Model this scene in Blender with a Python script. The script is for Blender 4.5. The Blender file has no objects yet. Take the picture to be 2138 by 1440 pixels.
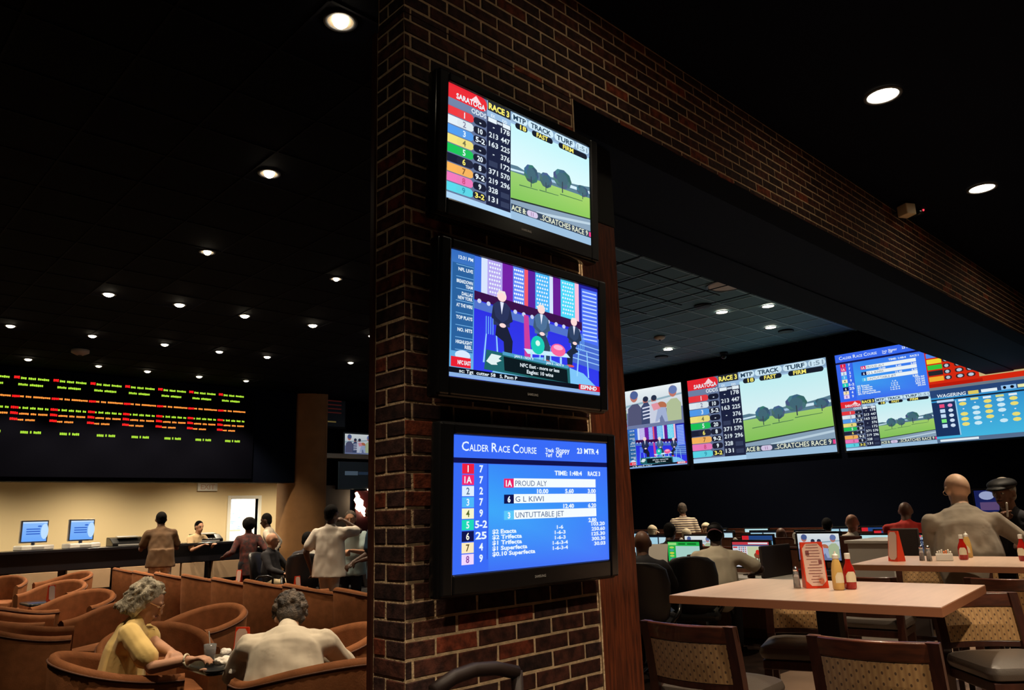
import bpy, bmesh, math, random
from mathutils import Vector, Matrix, Quaternion, noise

random.seed(7)
SC = bpy.context.scene
COL = SC.collection
PI = math.pi
R = math.radians

# ------------------------------------------------------------------ camera
F = 1579.0
YAW, PITCH, ROLL = 0.8001648, 0.2212167, -0.0335771
CAM = Vector((-1.726, -2.387, 1.5))
_d = Vector((math.cos(YAW)*math.cos(PITCH), math.sin(YAW)*math.cos(PITCH), math.sin(PITCH)))
_r = Vector((math.sin(YAW), -math.cos(YAW), 0))
_u = _r.cross(_d)
_c, _s = math.cos(ROLL), math.sin(ROLL)
CX = _c*_r + _s*_u
CY = -_s*_r + _c*_u
CZ = -_d
cam_data = bpy.data.cameras.new('camera')
cam_data.sensor_fit = 'HORIZONTAL'
cam_data.sensor_width = 36.0
cam_data.lens = 36.0*F/2138.0
cam_data.clip_start = 0.05
cam_data.clip_end = 100
cam = bpy.data.objects.new('camera', cam_data)
m = Matrix((( CX.x, CY.x, CZ.x, CAM.x), (CX.y, CY.y, CZ.y, CAM.y), (CX.z, CY.z, CZ.z, CAM.z), (0, 0, 0, 1)))
cam.matrix_world = m
COL.objects.link(cam)
SC.camera = cam

def ray(x, y):
    return CX*((x-1069)/F) + CY*(-(y-720)/F) - CZ
def at(x, y, ax, v):
    """the place in the room that pixel (x, y) shows on the plane axis ax = v"""
    r = ray(x, y)
    return CAM + r*((v-CAM[ax])/r[ax])
def far(x, y, d):
    r = ray(x, y)
    return CAM + r*(d/math.hypot(r.x, r.y))

# ------------------------------------------------------------------ world, exposure
SC.view_settings.view_transform = 'Standard'
SC.view_settings.look = 'None'
SC.view_settings.gamma = 1.0
SC.view_settings.exposure = 0.0
SC.view_settings.use_curve_mapping = False
W = bpy.data.worlds.new('World')
SC.world = W
W.use_nodes = True
W.node_tree.nodes['Background'].inputs[0].default_value = (0.06, 0.09, 0.30, 1)
W.node_tree.nodes['Background'].inputs[1].default_value = 0.02
SC.cycles.max_bounces = 6
SC.cycles.diffuse_bounces = 3
SC.cycles.glossy_bounces = 3
SC.cycles.transmission_bounces = 5
SC.cycles.sample_clamp_indirect = 4.0
SC.cycles.use_denoising = True

# heights
ZC = 4.32      # hall ceiling
ZB = 3.67      # underside of the brick beam
ZT = 4.90      # tiled ceiling of the race book
YF = 13.0      # fascia with the odds board
XS = 13.6      # wall of big screens

# ------------------------------------------------------------------ materials
MATS = {}
def mat(name, col=(0.5, 0.5, 0.5), rough=0.6, metal=0.0, emit=None, es=1.0, spec=0.5,
        var=0.0, vscale=8.0, bump=0.0, bscale=60.0, stretch=(1, 1, 1), col2=None, coat=0.0, sheen=0.0, trans=0.0, alpha=None):
    if name in MATS: return MATS[name]
    M = bpy.data.materials.new(name); M.use_nodes = True
    N = M.node_tree.nodes; L = M.node_tree.links
    b = N['Principled BSDF']
    b.inputs['Base Color'].default_value = (*col, 1)
    b.inputs['Roughness'].default_value = rough
    b.inputs['Metallic'].default_value = metal
    b.inputs['Specular IOR Level'].default_value = spec
    b.inputs['Coat Weight'].default_value = coat
    b.inputs['Sheen Weight'].default_value = sheen
    b.inputs['Transmission Weight'].default_value = trans
    if emit is not None:
        b.inputs['Emission Color'].default_value = (*emit, 1)
        b.inputs['Emission Strength'].default_value = es
    if var > 0 or col2 is not None or bump > 0:
        tc = N.new('ShaderNodeTexCoord'); mp = N.new('ShaderNodeMapping')
        mp.inputs['Scale'].default_value = stretch
        L.new(tc.outputs['Object'], mp.inputs['Vector'])
    if var > 0 or col2 is not None:
        nz = N.new('ShaderNodeTexNoise'); nz.inputs['Scale'].default_value = vscale
        nz.inputs['Detail'].default_value = 5
        L.new(mp.outputs['Vector'], nz.inputs['Vector'])
        rp = N.new('ShaderNodeValToRGB')
        c2 = col2 if col2 is not None else tuple(c*(1-var) for c in col)
        rp.color_ramp.elements[0].position = 0.35; rp.color_ramp.elements[0].color = (*c2, 1)
        rp.color_ramp.elements[1].position = 0.65; rp.color_ramp.elements[1].color = (*col, 1)
        L.new(nz.outputs['Fac'], rp.inputs['Fac']); L.new(rp.outputs['Color'], b.inputs['Base Color'])
    if bump > 0:
        nb = N.new('ShaderNodeTexNoise'); nb.inputs['Scale'].default_value = bscale
        nb.inputs['Detail'].default_value = 3
        L.new(mp.outputs['Vector'], nb.inputs['Vector'])
        bp = N.new('ShaderNodeBump'); bp.inputs['Strength'].default_value = bump
        bp.inputs['Distance'].default_value = 0.01
        L.new(nb.outputs['Fac'], bp.inputs['Height']); L.new(bp.outputs['Normal'], b.inputs['Normal'])
    MATS[name] = M
    return M

def mat_screen(name, strength):
    """a lit picture: emits the colours stored on the screen's own mesh"""
    if name in MATS: return MATS[name]
    M = bpy.data.materials.new(name); M.use_nodes = True
    N = M.node_tree.nodes; L = M.node_tree.links
    b = N['Principled BSDF']; b.inputs['Base Color'].default_value = (0, 0, 0, 1); b.inputs['Roughness'].default_value = 0.35
    a = N.new('ShaderNodeVertexColor'); a.layer_name = 'Col'
    L.new(a.outputs['Color'], b.inputs['Emission Color'])
    b.inputs['Emission Strength'].default_value = strength
    MATS[name] = M
    return M

def mat_brick():
    M = bpy.data.materials.new('brick'); M.use_nodes = True
    N = M.node_tree.nodes; L = M.node_tree.links
    b = N['Principled BSDF']; b.inputs['Roughness'].default_value = 0.85
    b.inputs['Specular IOR Level'].default_value = 0.25
    a = N.new('ShaderNodeVertexColor'); a.layer_name = 'Col'
    tc = N.new('ShaderNodeTexCoord')
    nz = N.new('ShaderNodeTexNoise'); nz.inputs['Scale'].default_value = 22; nz.inputs['Detail'].default_value = 6
    L.new(tc.outputs['Object'], nz.inputs['Vector'])
    rp = N.new('ShaderNodeValToRGB')
    rp.color_ramp.elements[0].position = 0.38; rp.color_ramp.elements[0].color = (0.45, 0.42, 0.45, 1)
    rp.color_ramp.elements[1].position = 0.62; rp.color_ramp.elements[1].color = (1.35, 1.15, 1.1, 1)
    L.new(nz.outputs['Fac'], rp.inputs['Fac'])
    mx = N.new('ShaderNodeMix'); mx.data_type = 'RGBA'; mx.blend_type = 'MULTIPLY'; mx.inputs[0].default_value = 1
    L.new(a.outputs['Color'], mx.inputs[6]); L.new(rp.outputs['Color'], mx.inputs[7])
    L.new(mx.outputs[2], b.inputs['Base Color'])
    nb = N.new('ShaderNodeTexNoise'); nb.inputs['Scale'].default_value = 90; nb.inputs['Detail'].default_value = 4
    L.new(tc.outputs['Object'], nb.inputs['Vector'])
    bp = N.new('ShaderNodeBump'); bp.inputs['Strength'].default_value = 0.6; bp.inputs['Distance'].default_value = 0.004
    L.new(nb.outputs['Fac'], bp.inputs['Height']); L.new(bp.outputs['Normal'], b.inputs['Normal'])
    return M

def mat_fleck():
    """tan upholstery with staggered rows of small dark flecks"""
    M = bpy.data.materials.new('tan fleck fabric'); M.use_nodes = True
    N = M.node_tree.nodes; L = M.node_tree.links
    b = N['Principled BSDF']; b.inputs['Roughness'].default_value = 0.75; b.inputs['Sheen Weight'].default_value = 0.2
    tc = N.new('ShaderNodeTexCoord'); sp = N.new('ShaderNodeSeparateXYZ')
    L.new(tc.outputs['Object'], sp.inputs[0])
    def mth(op, a, bb=None, c=None):
        n = N.new('ShaderNodeMath'); n.operation = op
        for i, v in enumerate((a, bb, c)):
            if v is None: continue
            if isinstance(v, (int, float)): n.inputs[i].default_value = v
            else: L.new(v, n.inputs[i])
        return n.outputs[0]
    u = mth('MULTIPLY', sp.outputs['Y'], 46.0)
    fu = mth('FLOOR', u); od = mth('MODULO', mth('ABSOLUTE', fu), 2.0)
    v = mth('ADD', mth('MULTIPLY', sp.outputs['Z'], 26.0), mth('MULTIPLY', od, 0.5))
    du = mth('SUBTRACT', mth('FRACT', u), 0.5)
    dv = mth('SUBTRACT', mth('FRACT', v), 0.5)
    e = mth('ADD', mth('POWER', mth('DIVIDE', du, 0.17), 2.0), mth('POWER', mth('DIVIDE', dv, 0.15), 2.0))
    fl = mth('LESS_THAN', e, 1.0)
    stripe = mth('MULTIPLY', mth('ABSOLUTE', du), 1.6)
    mx = N.new('ShaderNodeMix'); mx.data_type = 'RGBA'
    mx.inputs[6].default_value = (0.50, 0.29, 0.11, 1); mx.inputs[7].default_value = (0.30, 0.15, 0.055, 1)
    L.new(stripe, mx.inputs[0])
    m2 = N.new('ShaderNodeMix'); m2.data_type = 'RGBA'
    L.new(fl, m2.inputs[0]); L.new(mx.outputs[2], m2.inputs[6]); m2.inputs[7].default_value = (0.10, 0.050, 0.022, 1)
    L.new(m2.outputs[2], b.inputs['Base Color'])
    return M

def mat_stripe():
    M = bpy.data.materials.new('striped knit'); M.use_nodes = True
    N = M.node_tree.nodes; L = M.node_tree.links
    b = N['Principled BSDF']; b.inputs['Roughness'].default_value = 0.9
    tc = N.new('ShaderNodeTexCoord'); w = N.new('ShaderNodeTexWave'); w.bands_direction = 'Z'
    w.inputs['Scale'].default_value = 7.5; w.inputs['Distortion'].default_value = 0.6; w.inputs['Detail'].default_value = 1
    L.new(tc.outputs['Object'], w.inputs['Vector'])
    rp = N.new('ShaderNodeValToRGB'); rp.color_ramp.interpolation = 'CONSTANT'
    rp.color_ramp.elements[0].color = (0.72, 0.62, 0.45, 1)
    rp.color_ramp.elements[1].position = 0.55; rp.color_ramp.elements[1].color = (0.09, 0.06, 0.07, 1)
    L.new(w.outputs['Fac'], rp.inputs['Fac']); L.new(rp.outputs['Color'], b.inputs['Base Color'])
    return M

BRICK = mat_brick()
FLECK = mat_fleck()
STRIPED = mat_stripe()
mat('mortar', (0.72, 0.52, 0.32), 0.9, var=0.35, vscale=25, bump=0.6, bscale=80, spec=0.2)
mat('navy paint', (0.0012, 0.0025, 0.0085), 0.85, spec=0.08)
mat('soffit paint', (0.006, 0.012, 0.030), 0.8, spec=0.1)
mat('board black', (0.0012, 0.0014, 0.004), 0.9, spec=0.04)
mat('navy tile', (0.060, 0.125, 0.160), 0.7, spec=0.3, bump=0.3, bscale=90)
mat('grid metal', (0.16, 0.24, 0.28), 0.5)
mat('dark grid metal', (0.006, 0.006, 0.012), 0.8, spec=.1)
mat('pillar wood', (0.16, 0.036, 0.012), 0.5, col2=(0.055, 0.014, 0.007), vscale=7, stretch=(9, 9, 0.9), bump=0.15, bscale=30, spec=0.3)
mat('dark wood', (0.060, 0.018, 0.011), 0.35, col2=(0.038, 0.012, 0.008), vscale=9, stretch=(6, 6, 1), spec=0.5)
mat('rail wood', (0.12, 0.032, 0.014), 0.28, col2=(0.06, 0.018, 0.010), vscale=9, stretch=(3, 1, 6), spec=0.6, coat=0.3)
mat('laminate', (0.64, 0.46, 0.36), 0.32, var=0.10, vscale=4, stretch=(1, 9, 1), spec=0.5)
mat('laminate edge', (0.32, 0.125, 0.06), 0.35)
mat('black leather', (0.018, 0.017, 0.019), 0.38, bump=0.15, bscale=120, spec=0.5)
mat('seat leather', (0.075, 0.060, 0.050), 0.40, bump=0.12, bscale=150, spec=0.6)
mat('black plastic', (0.008, 0.008, 0.009), 0.22, spec=0.5)
mat('matt black', (0.006, 0.006, 0.007), 0.6, spec=0.3)
mat('black metal', (0.010, 0.010, 0.012), 0.4, metal=0.3)
mat('chrome', (0.7, 0.7, 0.7), 0.15, metal=1.0)
mat('velvet', (0.27, 0.098, 0.036), 0.8, var=0.22, vscale=14, bump=0.12, bscale=110, spec=0.15)
mat('velvet piping', (0.10, 0.035, 0.014), 0.8)
mat('cream paint', (0.70, 0.56, 0.33), 0.8, spec=0.2)
mat('brown vinyl', (0.36, 0.18, 0.065), 0.7, var=0.2, vscale=3, bump=0.1, bscale=40)
mat('counter panel', (0.62, 0.43, 0.26), 0.6, var=0.08, vscale=5)
mat('counter black', (0.010, 0.009, 0.012), 0.3)
mat('carpet', (0.028, 0.015, 0.011), 0.95, var=0.5, vscale=5, bump=0.5, bscale=300, spec=0.1)
mat('tan floor', (0.20, 0.125, 0.08), 0.55, var=0.2, vscale=3)
mat('white paint', (0.8, 0.78, 0.70), 0.6)
mat('white plastic', (0.75, 0.72, 0.66), 0.4)
mat('grey plastic', (0.35, 0.34, 0.33), 0.5)
mat('desk white', (0.62, 0.58, 0.52), 0.4)
mat('skin fair', (0.55, 0.29, 0.18), 0.55, var=0.12, vscale=12, spec=0.35)
mat('skin pale', (0.66, 0.42, 0.28), 0.5, var=0.12, vscale=12, spec=0.4)
mat('skin tan', (0.40, 0.19, 0.11), 0.55, var=0.12, vscale=12, spec=0.35)
mat('skin dark', (0.085, 0.042, 0.028), 0.45, var=0.15, vscale=12, spec=0.45)
mat('skin brown', (0.17, 0.08, 0.048), 0.48, var=0.15, vscale=12, spec=0.4)
mat('hair black', (0.006, 0.005, 0.005), 0.8, spec=.1, bump=0.8, bscale=160)
mat('hair grey', (0.56, 0.49, 0.36), 0.7, col2=(0.20, 0.17, 0.12), vscale=32, stretch=(1, 1, 0.5), bump=1.0, bscale=110)
mat('hair brown grey', (0.12, 0.085, 0.06), 0.7, col2=(0.015, 0.011, 0.009), vscale=30, bump=1.0, bscale=110)
mat('hair short grey', (0.30, 0.27, 0.22), 0.7, bump=0.6, bscale=200)
mat('eye white', (0.8, 0.78, 0.75), 0.3)
mat('lips', (0.38, 0.12, 0.09), 0.5)
mat('yellow jersey', (0.80, 0.56, 0.19), 0.85, var=0.08, vscale=6, bump=0.35, bscale=7, sheen=0.2)
mat('stone jacket', (0.62, 0.54, 0.42), 0.9, var=0.10, vscale=5, bump=0.5, bscale=7, sheen=0.1)
mat('white cotton', (0.80, 0.72, 0.62), 0.9, var=0.06, vscale=5, bump=0.4, bscale=6)
mat('brown shirt', (0.12, 0.062, 0.025), 0.9, var=0.25, vscale=6, bump=0.4, bscale=7)
mat('clerk shirt', (0.62, 0.45, 0.25), 0.9)
mat('grey shirt', (0.50, 0.44, 0.36), 0.9, bump=0.3, bscale=7)
mat('polo blue', (0.42, 0.55, 0.56), 0.9, bump=0.3, bscale=7)
mat('denim blue', (0.05, 0.12, 0.20), 0.9, bump=0.3, bscale=9)
mat('dark print', (0.11, 0.022, 0.016), 0.9, col2=(0.02, 0.012, 0.014), vscale=16)
mat('black cloth', (0.012, 0.011, 0.015), 0.9, bump=0.3, bscale=9)
mat('dark grey cloth', (0.035, 0.033, 0.040), 0.9, bump=0.3, bscale=9)
mat('khaki', (0.55, 0.45, 0.28), 0.9, bump=0.3, bscale=9)
mat('light trousers', (0.60, 0.55, 0.46), 0.9, col2=(0.22, 0.20, 0.18), vscale=9, bump=0.3, bscale=9)
mat('beige tee', (0.66, 0.58, 0.44), 0.9, var=0.08, vscale=5, bump=0.5, bscale=7)
mat('grey sweater', (0.30, 0.25, 0.19), 0.95, var=0.18, vscale=5, bump=0.5, bscale=8, sheen=0.2)
mat('red cloth', (0.62, 0.022, 0.012), 0.85, bump=0.3, bscale=7)
mat('cream cloth', (0.74, 0.64, 0.46), 0.9, bump=0.3, bscale=7)
mat('olive cloth', (0.42, 0.40, 0.22), 0.9)
mat('mauve cloth', (0.30, 0.13, 0.17), 0.8)
mat('card red', (0.70, 0.045, 0.012), 0.35)
mat('card pink', (0.72, 0.50, 0.42), 0.4)
mat('ketchup', (0.38, 0.010, 0.006), 0.18, spec=0.6)
mat('mustard', (0.66, 0.42, 0.12), 0.25, spec=0.6)
mat('label paper', (0.72, 0.64, 0.46), 0.6)
mat('paper', (0.80, 0.76, 0.68), 0.8)
mat('glass', (0.9, 0.9, 0.9), 0.08, trans=0.85, spec=0.5)
mat('salt', (0.75, 0.62, 0.50), 0.6)
mat('cola', (0.05, 0.018, 0.008), 0.1)
mat('cam beige', (0.62, 0.48, 0.30), 0.5)
mat('led red', (0.1, 0, 0), 0.4, emit=(1.0, 0.03, 0.05), es=3)
mat('lamp warm', (1, 1, 1), 0.4, emit=(1.0, 0.86, 0.62), es=22)
mat('lamp white', (1, 1, 1), 0.4, emit=(1.0, 0.93, 0.84), es=22)
mat('lamp dim', (0.45, 0.36, 0.30), 0.6)
mat('reflector', (0.55, 0.45, 0.33), 0.35, metal=0.3)
mat('trim ring', (0.05, 0.05, 0.055), 0.5)
mat('room light', (0.9, 0.88, 0.8), 0.6)
mat('flame tube', (1, 1, 1), 0.4, emit=(1.0, 0.78, 0.55), es=6)
mat('flame red', (0.09, 0.008, 0.008), 0.6)
mat('exit face', (0.8, 0.8, 0.75), 0.5)
mat('gold', (0.8, 0.5, 0.3), 0.3, metal=0.8)
mat('samsung grey', (0.10, 0.10, 0.11), 0.4)
M_ = lambda k: MATS[k] if isinstance(k, str) else k

# ------------------------------------------------------------------ object helpers
def link(o, parent=None):
    COL.objects.link(o)
    if parent is not None: o.parent = parent
    return o
def obj(name, bm, m, parent=None, loc=None, rot=None, smooth=False, bevel=0.0, auto=False):
    me = bpy.data.meshes.new(name)
    bm.normal_update()
    bm.to_mesh(me); bm.free()
    for k in (m if isinstance(m, (list, tuple)) else [m]): me.materials.append(M_(k))
    if smooth: me.shade_smooth()
    if auto: me.shade_smooth(); me.set_sharp_from_angle(angle=R(38))
    o = bpy.data.objects.new(name, me); link(o, parent)
    if loc is not None: o.location = loc
    if rot is not None: o.rotation_euler = rot
    if bevel > 0:
        md = o.modifiers.new('b', 'BEVEL'); md.width = bevel; md.segments = 2; md.limit_method = 'ANGLE'
    return o
def thing(name, label, cat, loc=(0, 0, 0), rz=0.0, group=None):
    o = bpy.data.objects.new(name, None); COL.objects.link(o)
    o.empty_display_size = 0.05
    o.location = loc; o.rotation_euler = (0, 0, rz)
    o['label'] = label; o['category'] = cat
    if group: o['group'] = group
    return o
def tag(o, label, cat, group=None):
    o['label'] = label; o['category'] = cat
    if group: o['group'] = group
    return o
def struct(name, bm, m, **k):
    o = obj(name, bm, m, **k); o['kind'] = 'structure'; return o
def dup(root, loc, rz, label, group=None):
    r = root.copy(); COL.objects.link(r); r.location = loc; r.rotation_euler = (0, 0, rz)
    r['label'] = label
    if group: r['group'] = group
    for ch in list(root.children):
        c = ch.copy(); COL.objects.link(c); c.parent = r
        for g in list(ch.children):
            d = g.copy(); COL.objects.link(d); d.parent = c
    return r

def BM(): return bmesh.new()
def bx(bm, x0, x1, y0, y1, z0, z1, M4=None, mi=0):
    vs = [bm.verts.new(Vector(p) if M4 is None else M4 @ Vector(p)) for p in
          ((x0, y0, z0), (x1, y0, z0), (x1, y1, z0), (x0, y1, z0), (x0, y0, z1), (x1, y0, z1), (x1, y1, z1), (x0, y1, z1))]
    fs = []
    for f in ((0, 3, 2, 1), (4, 5, 6, 7), (0, 1, 5, 4), (1, 2, 6, 5), (2, 3, 7, 6), (3, 0, 4, 7)):
        fc = bm.faces.new([vs[i] for i in f]); fc.material_index = mi; fs.append(fc)
    return fs
def box_bm(*a, **k):
    bm = BM(); bx(bm, *a, **k); return bm
def frame_of(d):
    d = Vector(d).normalized()
    a = Vector((0, 0, 1)) if abs(d.z) < 0.9 else Vector((1, 0, 0))
    u = d.cross(a).normalized(); v = d.cross(u)
    return d, u, v
def loft(bm, rings, cap=True, close=True, mi=0):
    rv = [[bm.verts.new(p) for p in r] for r in rings]
    n = len(rv[0])
    for a, b in zip(rv[:-1], rv[1:]):
        for i in range(n if close else n-1):
            j = (i+1) % n
            f = bm.faces.new((a[i], a[j], b[j], b[i])); f.material_index = mi
    if cap:
        f = bm.faces.new(rv[0][::-1]); f.material_index = mi
        f = bm.faces.new(rv[-1]); f.material_index = mi
    return rv
def capsule(bm, a, b, ra, rb, seg=12, sx=1.0, side=None):
    """closed tapered capsule from a to b; sx widens it along 'side'"""
    a = Vector(a); b = Vector(b)
    if (b-a).length < 1e-5: b = a + Vector((0, 0, 1e-3))
    d, u, v = frame_of(b-a)
    if side is not None:
        s = Vector(side); s = s - d*s.dot(d)
        if s.length > 1e-4:
            u = s.normalized(); v = d.cross(u)
    rings = []
    K = 4
    for i in range(1, K+1):
        t = PI/2*i/K
        rings.append((a - d*ra*math.cos(t), ra*math.sin(t)))
    for i in range(K, 0, -1):
        t = PI/2*i/K
        rings.append((b + d*rb*math.cos(t), rb*math.sin(t)))
    rr = [[c + u*(r*sx*math.cos(2*PI*k/seg)) + v*(r*math.sin(2*PI*k/seg)) for k in range(seg)] for c, r in rings]
    loft(bm, rr)
def ell(bm, c, r, M3=None, seg=14, rings=9):
    c = Vector(c); out = []
    for i in range(rings+1):
        t = PI*(i+0.0)/rings
        t = max(0.12, min(PI-0.12, t)) if i in (0, rings) else t
        rg = []
        for k in range(seg):
            p = Vector((r[0]*math.sin(t)*math.cos(2*PI*k/seg), r[1]*math.sin(t)*math.sin(2*PI*k/seg), -r[2]*math.cos(t)))
            if M3 is not None: p = M3 @ p
            rg.append(c+p)
        out.append(rg)
    loft(bm, out)
def tube(bm, pts, r, seg=8, close=False):
    pts = [Vector(p) for p in pts]
    n = len(pts); rings = []
    for i, p in enumerate(pts):
        d = (pts[min(i+1, n-1)]-pts[max(i-1, 0)])
        d, u, v = frame_of(d)
        rr = r[i] if isinstance(r, (list, tuple)) else r
        rings.append([p + u*rr*math.cos(2*PI*k/seg) + v*rr*math.sin(2*PI*k/seg) for k in range(seg)])
    loft(bm, rings)
def lathe(bm, prof, c=(0, 0, 0), seg=24, mi=0, sy=1.0):
    c = Vector(c)
    rings = [[c + Vector((r*math.cos(2*PI*k/seg), r*sy*math.sin(2*PI*k/seg), z)) for k in range(seg)] for r, z in prof]
    loft(bm, rings, mi=mi)
def rbox(bm, x0, x1, y0, y1, z0, z1, r, n=4, M4=None, puff=0.0):
    """box with rounded vertical corners and soft top and bottom edges"""
    def outline(ins):
        pts = []
        rr = max(r-ins, 0.002)
        for cx, cy, a0 in ((x1-r, y1-r, 0), (x0+r, y1-r, 90), (x0+r, y0+r, 180), (x1-r, y0+r, 270)):
            for i in range(n+1):
                a = R(a0+90*i/n); pts.append((cx+rr*math.cos(a), cy+rr*math.sin(a)))
        return pts
    e = min(r*0.6, (z1-z0)*0.45)
    levels = [(e, z0), (e*0.3, z0+e*0.3), (0, z0+e), (0, z1-e), (e*0.3, z1-e*0.3), (e, z1)]
    if puff: levels += [(e*2.2, z1+puff*0.6), (min(x1-x0, y1-y0)*0.3, z1+puff)]
    rings = []
    for ins, z in levels:
        if ins > r*0.95:
            k = 1-(ins)/(min(x1-x0, y1-y0)/2)
            cx, cy = (x0+x1)/2, (y0+y1)/2
            ring = [Vector((cx+(px-cx)*k, cy+(py-cy)*k, z)) for px, py in outline(0)]
        else: ring = [Vector((px, py, z)) for px, py in outline(ins)]
        rings.append(ring if M4 is None else [M4 @ p for p in ring])
    loft(bm, rings)
def remesh(bm, voxel, smooth_it=3):
    """one continuous surface out of overlapping shapes"""
    me = bpy.data.meshes.new('tmp'); bm.normal_update(); bmesh.ops.recalc_face_normals(bm, faces=bm.faces); bm.to_mesh(me); bm.free()
    o = bpy.data.objects.new('tmp', me); COL.objects.link(o)
    md = o.modifiers.new('r', 'REMESH'); md.mode = 'VOXEL'; md.voxel_size = voxel
    if smooth_it:
        sm = o.modifiers.new('s', 'SMOOTH'); sm.iterations = smooth_it; sm.factor = 0.5
    dg = bpy.context.evaluated_depsgraph_get(); dg.update()
    out = bpy.data.meshes.new_from_object(o.evaluated_get(dg))
    bpy.data.objects.remove(o); bpy.data.meshes.remove(me)
    out.shade_smooth()
    return out
def mesh_obj(name, me, m, parent=None):
    me.materials.clear(); me.materials.append(M_(m)); me.name = name
    o = bpy.data.objects.new(name, me); link(o, parent); return o

# ------------------------------------------------------------------ pictures shown on screens
_tc = {}
def text_tris(s, bold):
    k = (s, bold)
    if k in _tc: return _tc[k]
    cu = bpy.data.curves.new('t', 'FONT'); cu.body = s; cu.size = 1.0; cu.offset = bold; cu.resolution_u = 2
    o = bpy.data.objects.new('t', cu); COL.objects.link(o)
    dg = bpy.context.evaluated_depsgraph_get(); dg.update()
    me = bpy.data.meshes.new_from_object(o.evaluated_get(dg))
    vs = [(v.co.x, v.co.y) for v in me.vertices]; fs = [tuple(p.vertices) for p in me.polygons]
    bpy.data.objects.remove(o); bpy.data.curves.remove(cu); bpy.data.meshes.remove(me)
    xs = [v[0] for v in vs] or [0]
    _tc[k] = (vs, fs, min(xs), max(xs))
    return _tc[k]
def s2l(c):
    return tuple((v/12.92 if v <= 0.04045 else ((v+0.055)/1.055)**2.4) for v in c)
class Art:
    """flat picture, x to the right and y down, 16 by 9"""
    def __init__(s): s.v = []; s.f = []; s.c = []; s.lay = 0
    def poly(s, pts, col, cols=None):
        b = len(s.v); s.lay += 1
        s.v += [(x, y, s.lay) for x, y in pts]; s.f.append(tuple(range(b, b+len(pts))))
        s.c.append([s2l(q) for q in cols] if cols else [s2l(col)]*len(pts))
    def rect(s, x0, y0, x1, y1, col, bot=None, right=None):
        if bot: s.poly([(x0, y0), (x1, y0), (x1, y1), (x0, y1)], None, [col, col, bot, bot])
        elif right: s.poly([(x0, y0), (x1, y0), (x1, y1), (x0, y1)], None, [col, right, right, col])
        else: s.poly([(x0, y0), (x1, y0), (x1, y1), (x0, y1)], col)
    def ell(s, cx, cy, rx, ry, col, n=16):
        s.poly([(cx+rx*math.cos(2*PI*i/n), cy+ry*math.sin(2*PI*i/n)) for i in range(n)], col)
    def pill(s, x0, y0, x1, y1, col):
        r = (y1-y0)/2; n = 6
        p = [(x1-r+r*math.sin(PI*i/n), y0+r-r*math.cos(PI*i/n)) for i in range(n+1)]
        p += [(x0+r-r*math.sin(PI*i/n), y0+r+r*math.cos(PI*i/n)) for i in range(n+1)]
        s.poly(p, col)
    def text(s, t, x, y, h, col, al='l', w=None, bold=0.02, slant=0.0):
        """baseline at y, capital height h, optional total width w"""
        vs, fs, x0, x1 = text_tris(t, bold)
        if not vs: return
        k = h/0.70; kx = k if w is None else w/max(x1-x0, 1e-3)
        W_ = (x1-x0)*kx
        ox = x - x0*kx - (0 if al == 'l' else W_/2 if al == 'c' else W_)
        b = len(s.v); s.lay += 1; c = s2l(col)
        s.v += [(ox+vx*kx+slant*vy*k, y-vy*k, s.lay) for vx, vy in vs]
        for f in fs:
            s.f.append(tuple(b+i for i in f)); s.c.append([c]*len(f))
    def put(s, o, x, y, w, h):
        b = len(s.v); s.lay += 1; l0 = s.lay
        s.v += [(x+vx*w/16, y+vy*h/9, l0+vl) for vx, vy, vl in o.v]
        s.f += [tuple(b+i for i in f) for f in o.f]; s.c += o.c
        s.lay = l0+o.lay+1
    def mesh(s, name, w, h, m, depth=0.004):
        """built in the yz plane: +x towards the viewer, picture's right towards +y"""
        me = bpy.data.meshes.new(name)
        st = depth/max(s.lay, 1)
        me.from_pydata([(l*st, -w/2+x/16*w, h/2-y/9*h) for x, y, l in s.v], [], s.f)
        ca = me.color_attributes.new('Col', 'FLOAT_COLOR', 'CORNER')
        i = 0
        for cl in s.c:
            for c in cl:
                ca.data[i].color = (*c, 1); i += 1
        me.materials.append(m)
        return me

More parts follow.
